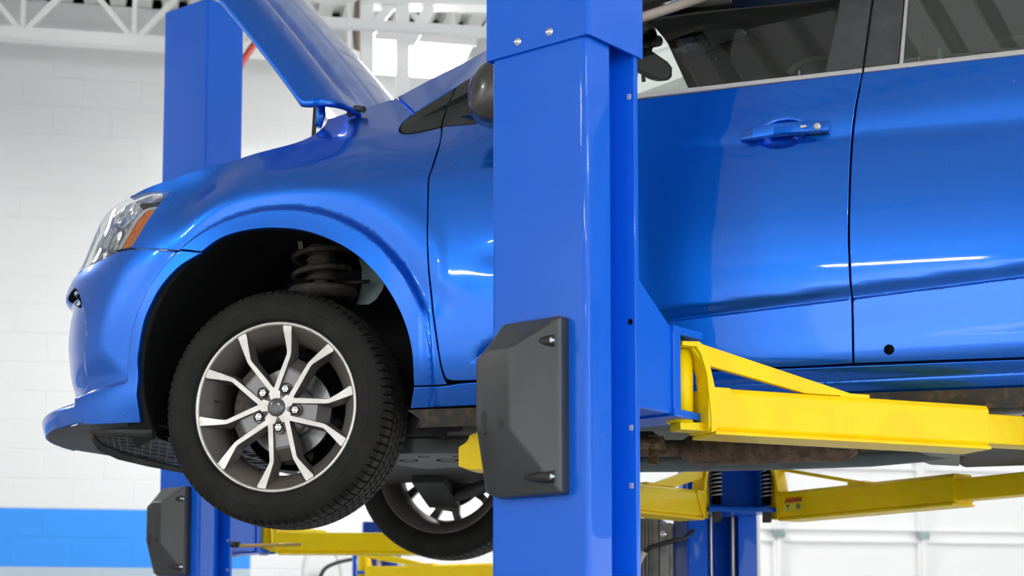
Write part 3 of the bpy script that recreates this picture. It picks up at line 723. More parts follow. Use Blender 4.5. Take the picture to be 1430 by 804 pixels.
# ---- wheel
def make_wheel(parent):
    th0 = 63.
    mb = MB()       # materials: 0 silver 1 rimgrey 2 pocket
    mb.lathe([(.016,.2285),(.009,.2280),(.008,.224),(.009,.2195),(.012,.2178)], 120, mi=0)
    mb.lathe([(.012,.2178),(.018,.211),(.030,.198),(.048,.184),(.066,.177),(.080,.176),(.12,.178),(.165,.190),(.185,.208),(.2,.226),(.2,.230),(.16,.222),(.05,.222),(.016,.2285)], 120, mi=1)
    mb.lathe([(.0215,.0),(.0215,.037),(.05,.040),(.07,.06),(.08,.075),(.10,.075),(.10,0)], 60, mi=0)
    st = [(.022,.008,.0150,.0210),(.043,.0168,.0305,.0200),(.085,.0205,.0345,.0185),(.138,.0262,.0385,.0170),(.146,.0280,.0415,.0165),(.172,.0395,.060,.0135),(.198,.0515,.0800,.0100),(.2135,.0580,.0830,.0095)]
    for k in range(5):
        t0 = R(th0+72*k); er = Vector((math.cos(t0),0,math.sin(t0))); et = Vector((-math.sin(t0),0,math.cos(t0)))
        for sg in (-1, 1):
            top = []; 
            for (p, a, b, y) in st:
                rr_ = math.hypot(p, b); f = 1 if rr_ < .2185 else .2185/rr_
                ra_ = math.hypot(p, a); g = 1 if ra_ < .2185 else .2185/ra_
                A = er*p*g+et*sg*a*g; B = er*p*f+et*sg*b*f; top.append((A, B, y))
            T = []
            for i, (A, B, y) in enumerate(top):
                r_ = A.length; dep = np.interp(r_, [.03,.1,.16,.215], [.03,.036,.040,.030]); dr = min(.007, .002+r_*.03)
                w = (B-A).normalized()*dr
                if i >= 2: 
                    T.append([A-w+Vector((0,y+dep,0)), A-w*.12+Vector((0,y+.0015,0)), A+w*.1+Vector((0,y,0)), B-w*.1+Vector((0,y,0)), B+w*.12+Vector((0,y+.0015,0)), B+w+Vector((0,y+dep,0))])
                else:
                    T.append([A+Vector((0,y+dep,0)), A+Vector((0,y+.001,0)), A+Vector((0,y,0)), B+Vector((0,y,0)), B+Vector((0,y+.001,0)), B+Vector((0,y+dep,0))])
            n0 = len(mb.v); vs = [p for row in T for p in row]
            nT = len(T)
            mb.add(vs, [(i*6+2,i*6+3,(i+1)*6+3,(i+1)*6+2) for i in range(nT-1)], 0)
            fs = []
            for j in (0,1,3,4): fs += [(i*6+j,i*6+j+1,(i+1)*6+j+1,(i+1)*6+j) for i in range(nT-1)]
            fs += [(i*6+5,i*6,(i+1)*6,(i+1)*6+5) for i in range(nT-1)]
            mb.add(vs, fs, 1); mb.add(vs, [tuple(range(6)), tuple((nT-1)*6+i for i in range(6))[::-1]], 1)
        # pocket between the arms
        pk = [(.052,.0150,.030),(.066,.0195,.0285),(.104,.0225,.027),(.111,.0225,.030),(.140,.024,.056)]
        rows = [[er*p-et*w+Vector((0,y,0)), er*p+et*w+Vector((0,y,0))] for p, w, y in pk]
        mb.grid(rows[:4], mi=2, smooth=False); mb.grid(rows[3:], mi=1, smooth=False)
        # web behind the lug
        c = er*.0545
        mb.lathe([(.030,0),(.030,.0165)], 24, (c.x,c.y,c.z), mi=1)
        mb.lathe([(.030,.0148),(.0195,.0155),(.0193,.0168),(.03,.0172)], 24, (c.x,c.y,c.z), mi=1)
        # V web between neighbouring pairs
        t1 = R(th0+72*k+36); e1 = Vector((math.cos(t1),0,math.sin(t1))); e2 = Vector((-math.sin(t1),0,math.cos(t1)))
        mb.prism([(.018,-.012),(.040,-.0165),(.0525,-.004),(.0545,0),(.0525,.004),(.040,.0165),(.018,.012)], (0,0,0), e1, e2, (0,1,0), .0202, .055, mi=0, mside=1)
    w = mb.build('wheel', [M['silver'], M['rimgrey'], M['pocket']], parent, fix=False)
    mb = MB(); mb.lathe([(.0135,0),(.0138,.012),(.0152,.021),(.0175,.0245),(.022,.0252)], 40); mb.build('center_cap', M['capgrey'], w)
    for k in range(5):
        t0 = R(th0-1+72*k); c = Vector((.0545*math.cos(t0), 0, .0545*math.sin(t0)))
        mb = MB(); hexp = [(.0092*math.cos(R(60*j)), .0092*math.sin(R(60*j))) for j in range(6)]
        mb.prism(hexp, (c.x,0,c.z), (1,0,0), (0,0,1), (0,1,0), .015, .032); mb.lathe([(.0125,0),(.0128,.004),(.0145,.0072)], 20, (c.x,0,c.z)); mb.lathe([(.024,.0092),(.027,.0115),(.03,.0115)], 20, (c.x,0,c.z))
        mb.build('lug_nut', M['chrome'], w, fix=False)
    tv = R(172); mb = MB(); mb.lathe([(.02,0),(.02,.004),(.04,.0045)], 14, (.185*math.cos(tv),.02,.185*math.sin(tv))); mb.build('valve_stem', M['black'], w)
    # tyre
    prof = [(.022,.2265),(.012,.2275),(.006,.2315),(.004,.2335),(.0035,.2345),(.0015,.2350),(-.001,.243),(-.003,.255),(-.0035,.266),(-.0030,.2665),(-.0034,.2672),(-.002,.280),(.002,.2935),(.0045,.2985),(.006,.2992),(.0065,.3012),(.011,.3075),(.019,.3130),(.030,.3158)]
    tread = []
    y = .034; grooves = [(.056,.0055),(.083,.0055),(.113,.0055),(.141,.0055)]
    ys = sorted(set([round(.030+i*.0045, 5) for i in range(33)]+[g+d for g, w_ in grooves for d in (-w_/2-.0004,-w_/2,w_/2,w_/2+.0004)]))
    for yy in ys:
        rr0 = .3185 - .0035*((yy-.1)/.07)**2
        if any(abs(yy-g) <= w_/2+.0001 for g, w_ in grooves): rr0 -= .007
        tread.append((yy, rr0))
    tread = [t for t in tread if t[0] <= .172]
    back = [(.175,.3150),(.186,.3120),(.195,.305),(.2015,.294),(.2055,.275),(.206,.262),(.203,.245),(.198,.232),(.19,.2275)]
    allp = prof+tread+back; n = 630; mb = MB(); vs = []; m_ = len(allp)
    for k in range(n):
        a = 2*PI*k/n
        for (yy, r_) in allp:
            rr1 = r_
            if yy > .0105 and r_ > .3065:                # shoulder blocks: cut across every seventh step, ribs: slanted sipes
                sh_ = int((yy-.01)*120) if .05 < yy < .15 else 0
                ph = (k+sh_) % 7
                if (yy < .053 or yy > .144):
                    if ph == 0 : rr1 = r_-.0065
                    elif ph == 3 and .02 < yy < .18 : rr1 = r_-.0022
                elif ph in (0,): rr1 = r_-.004
            vs.append((rr1*math.cos(a), yy, rr1*math.sin(a)))
    fs = []
    for k in range(n):
        k2 = (k+1) % n
        for j in range(m_-1): fs.append((k*m_+j, k*m_+j+1, k2*m_+j+1, k2*m_+j))
    rad = np.hypot(np.array(vs)[:,0], np.array(vs)[:,2]); yv = np.array(vs)[:,1]
    hi_f = [f for f in fs if min(rad[i] for i in f) > .3118 and yv[f[0]] > .012]; hs_ = set(map(tuple, hi_f))
    b0_ = len(mb.v); mb.add(vs, fs, 0, True)
    for i_, f in enumerate(fs):
        if tuple(f) in hs_: mb.m[i_] = 1
    mb.build('tire', [M['rubber'], M['tread']], w, fix=False, auto=35)
    return w
wheel = make_wheel(car); wheel.location = (0, 0, WZ); 
w2 = copy_tree(wheel, car); w2.location = (0, 1.74, WZ); w2.rotation_euler = (0, 0, PI)
w3 = copy_tree(wheel, car); w3.location = (2.525, 0, WZ+.02)
w4 = copy_tree(wheel, car); w4.location = (2.525, 1.74, WZ+.02); w4.rotation_euler = (0, 0, PI)
def brake(Yc, sg, parent):
    mb = MB(); mb.lathe([(0,.03),(0,.120),(.02,.120),(.02,.03)], 60, (0,Yc,WZ), smooth=False); mb.lathe([(-.030,0),(-.035,.062),(-.03,.07),(0,.072)], 40, (0,Yc,WZ))
    d = mb.build('brake_disc', M['disc'], parent, fix=False, auto=30)
    mb = MB(); rows = []
    for k in range(9):
        a = R(150+60*k/8); c_, s_ = math.cos(a), math.sin(a)
        rows.append([(c_*r_, Yc+y_, WZ+s_*r_) for r_, y_ in ((.085,-.03),(.12,-.036),(.15,-.03),(.155,.03),(.15,.07),(.085,.07),(.085,-.03))])
    mb.grid(rows, smooth=False); mb.add(rows[0][:6], [tuple(range(6))]); mb.add(rows[-1][:6], [tuple(range(6))[::-1]])
    mb.build('brake_caliper', M['dusty'], d, bevel=.006)
    return d
brake(.115, 1, car)
mb = MB(); mb.lathe([(0,.05),(0,.155),(.004,.155)], 40, (0,.155,WZ)); mb.build('dust_shield', M['void'], car)
mb = MB(); mb.lathe([(0,.03),(0,.128),(.02,.128),(.02,.03)], 60, (0,1.64,WZ), smooth=False); mb.build('brake_disc', M['under'], car, fix=False, auto=30)
mb = MB(); mb.tube([(0,.13,WZ),(0,.3,WZ-.0),(0,.33,WZ+.06),(cxx,cyy+.0,zb_-.02)], [.05,.05,.045,.035], 12); mb.build('steering_knuckle', M['dusty'], car)
mb = MB(); mb.tube([(0,1.61,WZ),(0,1.5,WZ-.0),(0,1.46,WZ+.1),(cxx,1.47,zb_-.02)], [.05,.05,.045,.035], 12); mb.build('steering_knuckle', M['dusty'], car)
def rr(w, h, rad, n=5):
    o = []
    for cx, cy, a0 in ((w-rad,h-rad,0),(-w+rad,h-rad,90),(-w+rad,-h+rad,180),(w-rad,-h+rad,270)):
        for k in range(n+1):
            t = R(a0+90*k/n); o.append((cx+rad*math.cos(t), cy+rad*math.sin(t)))
    return o
# ------------------------------------------------------------------ under the car
def tubep(name, pts, r, m, parent, n=10): 
    mb = MB(); mb.tube(pts, r, n); return mb.build(name, m, parent)
mb = MB()
# floor pan, tunnel, sill underside
mb.box((.85,.10,1.93),(2.3,1.64,1.96)); 
mb.build('floor_pan', M['shield'], car)
mb = MB(); mb.box((.40,.10,1.93),(.85,1.64,1.96)); mb.build('toe_board', M['void'], car)
mb = MB()
mb.grid([[(x, .028, 1.885), (x+(.03 if x<.5 else 0), .045, 1.862), (x+(.03 if x<.5 else 0), .06, 1.842), (x, .10, 1.848), (x, .17, 1.90)] for x in np.linspace(.36,2.3,12)], smooth=False)
mb.add([(.36,.028,1.885),(.39,.045,1.862),(.39,.06,1.842),(.36,.10,1.848),(.36,.17,1.90)], [(0,1,2,3,4)])
mb.build('sill_underside', M['dusty'], car, fix=False)
mb = MB(); mb.box((.52,.12,1.832),(.80,.20,1.862)); mb.box((.52,.12,1.832),(.53,.20,1.872)); mb.build('jacking_rail', M['alu'], car, bevel=.003)
# subframe and control arms
mb = MB()
mb.prism([(-.30,.30),(-.22,.24),(-.05,.30),(.10,.22),(.30,.24),(.46,.20),(.50,.30),(.40,.50),(.36,.87),(.40,1.24),(.50,1.44),(.46,1.54),(.30,1.5),(.10,1.52),(-.05,1.44),(-.25,1.5),(-.2,1.0),(-.2,.7)], (0,0,0), (1,0,0), (0,1,0), (0,0,1), 1.845, 1.90)
mb.build('subframe', M['under'], car, bevel=.012)
mb = MB()
mb.prism([(.16,.30),(.30,.26),(.44,.30),(.47,.42),(.40,.60),(.22,.66),(.15,.5)], (0,0,0), (1,0,0), (0,1,0), (0,0,1), 1.80, 1.845)
sp_ = mb.build('subframe_plate', mat('plate_grey', (.07,.075,.075), rough=.5, noise=(9,(.12,.12,.115),.4,.7,4)), car, bevel=.008)
for (hx, hy, hr) in ((.24,.42,.028),(.35,.44,.034),(.31,.34,.016),(.40,.36,.012)):
    mb = MB(); mb.lathe([(.002,0),(-.0008,hr),(.002,hr)], 24, (hx,hy,1.80), axis='Z'); mb.build('drain_hole', M['void'], sp_, fix=False)
for s_ in (0, 1):
    f = lambda y: 1.74-y if s_ else y
    mb = MB(); mb.bar((.0,f(.16),WZ-.12), (.05,f(.52),1.835), .11, .035); mb.bar((.02,f(.22),WZ-.11), (.36,f(.50),1.84), .07, .03); mb.lathe([(0,.0),(0,.035),(.06,.03),(.06,0)], 16, (0,f(.16),WZ-.14), axis='Z')
    mb.build('control_arm', M['under'], car, bevel=.008)
    tubep('tie_rod', [(.12,f(.14),WZ-.03),(.2,f(.5),1.88)], .012, M['under'], car)
    tubep('drive_shaft', [(0,f(.25),WZ),(.02,f(.6),1.93)], [.03,.02], M['under'], car)
mb = MB(); mb.box((-.25,.55,1.86),(.30,1.25,2.3)); mb.build('gearbox', M['under'], car, bevel=.05)
tubep('steering_rack', [(.30,.42,1.90),(.30,1.32,1.90)], .03, M['under'], car)
# exhaust with rusty resonator, heat shields
ex = tubep('exhaust_pipe', [(.45,.75,1.90),(.62,.72,1.862),(.80,.70,1.850),(1.02,.70,1.845)], .024, M['rust'], car, 14)
mb = MB(); mb.lathe([(.0,.024),(.03,.044),(.06,.048),(.44,.048),(.47,.046),(.50,.026)], 28, (.975,.70,1.842), axis='X'); 
mb.build('resonator', M['rust'], car, fix=True, auto=40)
tubep('exhaust_pipe', [(1.46,.70,1.842),(1.62,.72,1.85),(1.9,.78,1.87),(2.3,.8,1.9)], .024, M['rust'], car, 14)
mb = MB(); mb.bar((.895,.69,1.885),(.900,.66,1.795),.012,.03, up=(1,0,0)); mb.tube([(.86,.68,1.862),(.9,.68,1.856),(.93,.68,1.862)], .02, 8)
mb.build('exhaust_hanger', mat('rusty_tan', (.30,.22,.13), rough=.85, noise=(60,(.15,.09,.05),.4,.6,3)), car, bevel=.003)
mb = MB(); mb.grid([[(x, .45, 1.90), (x, .50, 1.872), (x, .56, 1.885), (x, .62,1.90)] for x in (.6, 1.2, 1.7)], smooth=False); mb.build('brake_line_cover', M['shield'], car, fix=False)
mb = MB(); mb.tube([(.50,1.02,1.850),(.9,1.02,1.842),(1.2,1.02,1.840),(1.5,1.02,1.842),(1.66,1.0,1.850),(1.80,1.0,1.87)], .030, 16)
mb.build('tank_strap_tube', M['shield'], car)
mb = MB(); tk = [at(x_, y_, 1.2) for x_, y_ in ((1200,630),(1262,636),(1300,649),(1340,651),(1342,620),(1215,612))]
mb.prism([(q_[0], q_[2]) for q_ in tk], (0,0,0), (1,0,0), (0,0,1), (0,1,0), .82, 1.2)
mb.build('heat_shield', mat('shield_green', (.20,.23,.20), rough=.5, metal=.3), car, bevel=.006)
mb = MB(); tk = [at(x_, y_, 1.35) for x_, y_ in ((1338,641),(1340,650),(1349,653),(1500,648),(1600,610))]
mb.prism([(tk[0][0],tk[0][2]+.03)]+[(q_[0], q_[2]) for q_ in tk], (0,0,0), (1,0,0), (0,0,1), (0,1,0), .80, 1.35)
mb.build('fuel_tank', M['under'], car, bevel=.012)
mb = MB(); mb.bar((1.60,.30,1.862),(1.95,.30,1.868),.03,.02); mb.bar((1.7,.22,1.865),(1.72,.22,1.90),.02,.03); mb.bar((1.66,.2,1.88),(1.9,.2,1.885),.02,.012); mb.bar((1.80,.24,1.86),(1.9,.24,1.86),.03,.03)
mb.build('brake_line_clip', M['steel'], car, bevel=.003)

# ------------------------------------------------------------------ LIFTS
CW, CD = .254, .18
CANG = R(-24)
ZSL = float(at_d(815, 47, 3.54)[2])
def rot(P, a): c, s = math.cos(a), math.sin(a); return (P[0]*c-P[1]*s, P[0]*s+P[1]*c)
def cover(parent):
    xl, xr, zb, zt = -.243, -.046, 1.578, 1.945
    A = [(xl,0,zb+.012),(xl,0,zt-.05),(xl+.05,0,zt),(xr,0,zt),(xr,0,zb),(xl+.03,0,zb)]
    B = [(x, -.030, z) for x, _, z in A]
    Cc = [(-.217,-.094,1.725),(-.217,-.094,1.862),(-.190,-.092,1.880),(-.128,-.092,1.880),(-.128,-.094,1.712),(-.205,-.094,1.712)]
    mb = MB(); vs = A+B+Cc; n = 6
    fs = [(i,(i+1)%n,n+(i+1)%n,n+i) for i in range(n)]+[(n+i,n+(i+1)%n,2*n+(i+1)%n,2*n+i) for i in range(n)]+[tuple(2*n+i for i in range(n))]
    mb.add(vs, fs); o = mb.build('rubber_cover', M['cover'], parent, bevel=.006, seg=3)
    for z in (1.892, 1.612):
        mb = MB(); mb.lathe([(.0,.0),(.0,.0055),(.006,.006),(.012,.006)], 14, (-.057,-.050,z)); mb.build('screw', M['chrome'], o, fix=False)
        mb = MB(); mb.tube([(-.055,-.036,z),(-.085,-.046,z),(-.118,-.058,z)], [.013,.012,.004], 12); mb.build('screw_recess', M['black'], o)
    mb = MB(); mb.prism(rr(.0055,.024,.005), (-.195,-.0935,1.728), (1,0,0), (0,0,1), (0,1,0), -.002, .004, smooth=True); mb.prism(rr(.0055,.010,.005), (-.15,-.0935,1.722), (1,0,0), (0,0,1), (0,1,0), -.002, .004, smooth=True)
    mb.build('cover_slot', M['black'], o)
def column(loc, ang, label, h=3.99, sleeve=True, cov=True, group=None, screws=True):
    root = empty('lift_column', loc, ang, label=label, cat='lift column')
    W = CW
    out = [(-W,.014),(-W+.004,.004),(-W+.014,0),(-.014,0),(-.004,.004),(0,.014),(0,.085),(-.006,.092),(-.050,.158),(.008,.165),(.008,.180),(-.065,.180),(-.065,.172),(-.060,.172),(-.060,.16),(-.020,.09),(-.020,.012),
           (-W+.020,.012),(-W+.020,.09),(-W+.060,.16),(-W+.060,.172),(-W+.065,.172),(-W+.065,.180),(-W-.008,.180),(-W-.008,.165),(-W+.050,.158),(-W+.006,.092),(-W,.085)]
    mb = MB(); mb.prism(out, (0,0,0), (1,0,0), (0,1,0), (0,0,1), .02, h); post = mb.build('post', M['lift'], root, bevel=.0035)
    mb = MB(); mb.box((-W-.09,-.09,0),(.09,CD+.10,.02)); mb.build('base_plate', M['lift'], root, bevel=.003)
    if sleeve:
        mb = MB(); o_ = [(-W-.010,.0),(-W-.006,-.008),(.006,-.008),(.012,.0),(.014,.192),(.008,.192),(.006,.0),(-W-.004,.0),(-W-.008,.192),(-W-.014,.192)]
        mb.prism(o_, (0,0,0), (1,0,0), (0,1,0), (0,0,1), ZSL, h+.02); sl = mb.build('top_sleeve', M['lift'], root, bevel=.002)
        for fx, dz in ((.33,.024),(.645,.026)):
            mb = MB(); c = (-W-.008+fx*.27, -.008, ZSL+dz); mb.lathe([(-.006,0),(-.0058,.0055),(-.003,.0058),(-.0028,.0085),(.001,.009)], 18, c); mb.build('bolt', M['chrome'], sl, fix=False)
    if cov: cover(root)
    if screws:
        for z in (2.44, 1.95, 1.723, 1.60):
            mb = MB(); mb.box((-.008,.161,z),(.001,.1655,z+.012)); mb.build('column_clip', M['bright'] if z != 1.95 else M['void'], post, bevel=.001)
    return root
near = column(tuple(map(float, np.append(at_d(818,60,3.55)[:2], 0))), CANG, 'nearest blue lift column standing in front of the front door, with a black rubber cover')
KN = Vector(near.location)
def carriage(root, z0=1.777, z1=1.965, pins=True):
    W = CW
    mb = MB()
    # side plates with sloping top, tie plate, clevis plates, cut edge
    for x in (-.012, -W+.012):
        mb.prism([(.181,z0),(.328,z0),(.328,z1),(.318,z1+.006),(.190,z1+.095),(.181,z1+.095)], (x,0,0), (0,1,0), (0,0,1), (1,0,0), -.007, .007)
    mb.box((-W+.02,.300,z0),(-.018,.318,z1))
    mb.box((-W+.02,.183,z0),(-.018,.30,z0+.012))
    car_ = mb.build('carriage', M['lift'], root, bevel=.003)
    mb = MB(); mb.box((-.045,.322,z0+.002),(.002,.352,z1)); mb.box((-W-.002,.322,z0+.002),(-W+.045,.352,z1)); mb.box((-W,.322,z1-.010),(.004,.44,z1+.008)); mb.box((-W,.322,z0-.006),(.004,.44,z0+.012))
    mb.build('arm_bracket', M['lift'], car_, bevel=.004)
    for x in ((-.035, -W+.035) if pins else ()):
        mb = MB(); mb.tube([(x-.0,.40,z0-.012),(x,.40,z1+.014)], .019, 16); mb.build('hinge_pin', M['steel'], car_)
    mb = MB(); mb.box((-.20,.05,z0-.0),(-.05,.14,z1+.3)); mb.build('slider', M['liftdark'], car_, bevel=.004)
carriage(near)
def arm(root, pw, dirv, L1, L2, pad=True, caution=False, z0=1.745, h=.098, wd=.10, brace=True, thin=False, side=1, rise=0., L1h=None, tiph=None, body=None):
    """swing arm; pw hinge point in the world, dirv heading; built in the world, hung on its column"""
    d = Vector((dirv[0], dirv[1], rise)).normalized(); n = Vector((d.y, -d.x, 0)).normalized()*side; up = Vector((0,0,1)); o = Vector((pw[0], pw[1], z0))
    mi = root.matrix_basis.inverted()
    class L(MB):
        def build(s, *a, **k): s.v = [tuple(mi @ Vector(v)) for v in s.v]; return MB.build(s, *a, **k)
    mb = L()
    mb.prism([(-wd/2+.006,0),(wd/2-.006,0),(wd/2,.010),(wd/2,h-.012),(wd/2-.008,h),(-wd/2+.008,h),(-wd/2,h-.012),(-wd/2,.01)], o+d*.045, n, up, d, 0, L1-.045)
    a_ = mb.build('lift_arm', M['yellow'], root, bevel=.003)
    mb = L(); mb.bar(o+d*.06+up*-.004, o+d*L1+up*-.004, wd+.012, .008); mb.build('arm_bottom_plate', M['yellow'], a_, bevel=.002)
    # hinge end: bent C plate, lugs, barrel
    mb = L()
    hp = [(-.02,h+.098),(.022,h+.100),(.036,h+.090),(.046,h+.060),(.060,h+.0),(.10,h-.0),(.10,h-.02),(.075,.02),(.06,0),(.05,-.004),(.05,.03),(.040,h+.030),(.026,h+.072),(.014,h+.088),(-.02,h+.088)]
    mb.prism(hp, o, d, up, n, .0, wd/2+.004); 
    mb.box((0,0,0),(0,0,0)) if False else None
    mb.bar(o-d*.012+up*.012, o+d*.08+up*.012, wd*.5, .018); mb.bar(o-d*.02+up*(h+.093), o+d*.02+up*(h+.093), wd*.9, .012)
    mb.build('hinge_plate', M['yellow'], a_, bevel=.002)
    mb = L(); c = o; mb.tube([c+up*.02, c+up*(h+.086)], .030, 18); mb.build('hinge_barrel', M['yellow'], a_)
    if brace:
        mb = L(); Lb = min(L1*.55, .42)
        if thin: mb.tube([o+d*.0+up*(h+.094), o+d*Lb+up*(h+.006)], .007, 8)
        else: mb.prism([(.0,h+.098),(.03,h+.098),(Lb,h+.008),(Lb-.03,h+.001),(Lb-.12,h+.001),(.035,h+.052)], o, d, up, n, wd/2-.022, wd/2-.006)
        mb.bar(o+d*(Lb-.03)+up*(h+.003)+n*wd*.2, o+d*(Lb+.05)+up*(h+.003)+n*wd*.2, .05, .010)
        mb.build('brace', M['yellow'], a_, bevel=.003)
    e = o+d*L1
    mb = L()
    h2 = h*.74; w2_ = wd*.74
    mb.prism([(-w2_/2,0),(w2_/2,0),(w2_/2,h2),(-w2_/2,h2)], e+up*.008-d*.1, n, up, d, 0, L2+.1)
    ia = mb.build('inner_arm', M['yellow'], a_, bevel=.006)
    if pad:
        t = e+d*(L2-.02)
        mb = L(); mb.lathe([(0,0),(0,.058),(.02,.058),(.022,.045),(h2+.03,.045),(h2+.032,.03),(h2+.045,.03),(h2+.045,0)], 28, tuple(t+up*.0), axis='Z', smooth=False); mb.build('pad_holder', M['yellow'], ia, fix=False, auto=35)
        mb = L(); mb.lathe([(0,0),(0,.05),(.012,.052),(.02,.05),(.02,0)], 24, tuple(t+up*(h2+.045)), axis='Z', smooth=False); mb.build('pad', M['black'], ia, fix=False, auto=35)
    if caution:
        q = o+d*.085+n*(wd/2+.0012)+up*(h*.47)
        dd = d
        cs = [(0,-.022),(.092,-.022),(.092,.026),(0,.026)]
        mb = L(); mb.prism(cs, q, dd, up, n, 0, .0008); lab = mb.build('caution_label', mat('label_yellow', (.80,.72,.06), rough=.4), a_)
        mb = L(); mb.prism([(0,.008),(.092,.008),(.092,.026),(0,.026)], q, dd, up, n, .0008, .0014); mb.build('label_header', mat('label_orange', (.80,.16,.02), rough=.4), lab)
        mb = L(); mb.prism([(.003,.0105),(.013,.0105),(.008,.0225)], q, dd, up, n, .0014, .0018)
        ring = [(.073+.0105*math.cos(t), -.007+.0105*math.sin(t)) for t in np.linspace(0,2*PI,25)]
        for i in range(24):
            p0, p1 = ring[i], ring[i+1]; c0 = (.073+(p0[0]-.073)*.78, -.007+(p0[1]+.007)*.78); c1 = (.073+(p1[0]-.073)*.78, -.007+(p1[1]+.007)*.78)
            mb.prism([p0,p1,c1,c0], q, dd, up, n, .0008, .0014)
        mb.prism([(.066,-.001),(.068,.0),(.0805,-.013),(.0785,-.0145)], q, dd, up, n, .0008, .0014)
        mb.prism([(.068,-.010),(.076,-.010),(.077,-.004),(.070,-.004)], q, dd, up, n, .0008, .0012)
        mb.prism([(.012,.004),(.016,-.001),(.020,.003),(.024,-.001),(.030,.004),(.028,-.004),(.022,-.005),(.022,-.018),(.020,-.018),(.020,-.005),(.014,-.004)], q, dd, up, n, .0008, .0014)
        mb.build('label_marks', M['black'], lab)
        cu = bpy.data.curves.new('caution_text', 'FONT'); cu.body = 'CAUTION'; cu.size = .0165; cu.extrude = .0002; cu.space_character = 1.02
        tmp = bpy.data.objects.new('tmp', cu); COL.objects.link(tmp); bpy.context.view_layer.update()
        me = bpy.data.meshes.new_from_object(tmp.evaluated_get(bpy.context.evaluated_depsgraph_get())); bpy.data.objects.remove(tmp)
        Mx = Matrix(((dd.x,up.x,n.x,0),(dd.y,up.y,n.y,0),(dd.z,up.z,n.z,0),(0,0,0,1))); Mx.translation = q+dd*.0145+up*.0112+n*.0017
        me.transform(mi @ Mx); link('caution_text', me, M['black'], lab)
    return a_
def hinge(root, right=True, out=-.030):
    Mx = root.matrix_basis; return Mx @ Vector((out if right else -CW-out, .395, 0))
# the near column's arms: one swung back under the sill, one forward
pr = hinge(near, True); pl = hinge(near, False)
arm(near, pr, (.807,.59), .80, .45)
tip = Vector((.50,.16,0)); dl = tip-pl; Lt = math.hypot(dl.x, dl.y)
arm(near, pl, (dl.x,dl.y), Lt*.62, Lt*.2, z0=1.76, pad=False)

tp = [at(x_, y_, .12) for x_, y_ in ((640,651),(640,624),(652,616),(655,608),(664,603),(668,597),(690,588),(722,574),(722,658),(690,656),(655,655))]
mb = MB(); mb.prism([(q_[0], q_[2]) for q_ in tp], (0,0,0), (1,0,0), (0,0,1), (0,1,0), .12, .22); mb.v = [tuple(near.matrix_basis.inverted() @ Vector(v)) for v in mb.v]
mb.build('arm_tip', M['yellow'], near, bevel=.004)
far = column((.70,2.40,0), R(204), 'blue lift column on the far side of the raised car, its channel open towards the camera', cov=False, screws=False)
carriage(far, pins=False)
fr_ = hinge(far, False, .018); fl_ = hinge(far, True, .018)
arm(far, fr_, (.766,-.643), .86, .55, caution=True, side=1, thin=True)
arm(far, fl_, (-.45,-.89), .62, .4, side=-1)
# what runs inside the open channel
mb = MB(); mb.tube([(-.19,.11,.02),(-.19,.11,3.6)], .012, 14); mb.build('hydraulic_rod', M['steel'], far)
mb = MB(); mb.tube([(-.095,.13,.02),(-.095,.13,3.6)], .006, 10); mb.build('lift_cable', M['steel'], far)
for x in (-.224,-.034):
    mb = MB(); mb.tube([(x,.415,1.80),(x,.415,1.99)], .018, 12); o = mb.build('arm_lock_pin', M['void'], far)
    mb = MB(); pts = [(x+.021*math.cos(t), .415+.021*math.sin(t), 1.83+.0024*t) for t in np.linspace(0, 2*PI*6.2, 140)]
    mb.tube(pts, .0022, 6); mb.build('lock_spring', M['steel'], o)
    mb = MB(); mb.box((x-.013,.40,1.735),(x+.013,.435,1.772)); mb.build('lock_block', M['dusty'], o, bevel=.003)
# electric motor and its cable on the far column
mt = mb = MB()
mx0 = at(895,730,2.20); 
mb.box((.555,2.16,1.30),(.665,2.34,1.765)); 
for k in range(7): mb.box((.555+.014*k-.004,2.145,1.30),(.555+.014*k+.001,2.16,1.755))
mo = MB(); mo.v = mb.v; mo.f = mb.f; mo.m = mb.m; mo.sm = mb.sm
mi_f = far.matrix_basis.inverted()
mo.v = [tuple(mi_f @ Vector(v)) for v in mo.v]; motor = mo.build('electric_motor', M['alu'], far, bevel=.002)
mb = MB(); mb.box((.668,2.15,1.28),(.715,2.30,1.745)); mb.box((.672,2.13,1.36),(.705,2.16,1.66)); mb.v = [tuple(mi_f @ Vector(v)) for v in mb.v]; jb = mb.build('junction_box', M['alu'], motor, bevel=.006)
for z in (1.70, 1.46):
    mb = MB(); mb.lathe([(0,0),(0,.012),(.012,.012),(.02,.007)], 6, (.69,2.11,z)); mb.v = [tuple(mi_f @ Vector(v)) for v in mb.v]; mb.build('bolt', M['chrome'], jb, fix=False)
mb = MB(); mb.box((.715,2.2,1.2),(.765,2.36,1.76)); mb.v = [tuple(mi_f @ Vector(v)) for v in mb.v]; mb.build('side_channel', M['liftdark'], far, bevel=.003)
cab = [at(968,740,2.18), at(955,752,2.13), at(930,757,2.08), at(908,764,2.06), at(898,772,2.06)]
mb = MB(); mb.tube(cab, .009, 10); mb.v = [tuple(mi_f @ Vector(v)) for v in mb.v]; cb = mb.build('motor_cable', M['black'], motor)
mb = MB(); mb.tube([at(899,770,2.06), at(894,779,2.06), at(890,789,2.06)], .013, 10); mb.v = [tuple(mi_f @ Vector(v)) for v in mb.v]; mb.build('cable_sleeve', M['hose'], cb)
mb = MB(); mb.tube([at(890,788,2.06), at(889,804,2.06), at(893,830,2.1)], .009, 10); mb.v = [tuple(mi_f @ Vector(v)) for v in mb.v]; mb.build('motor_cable', M['black'], motor)

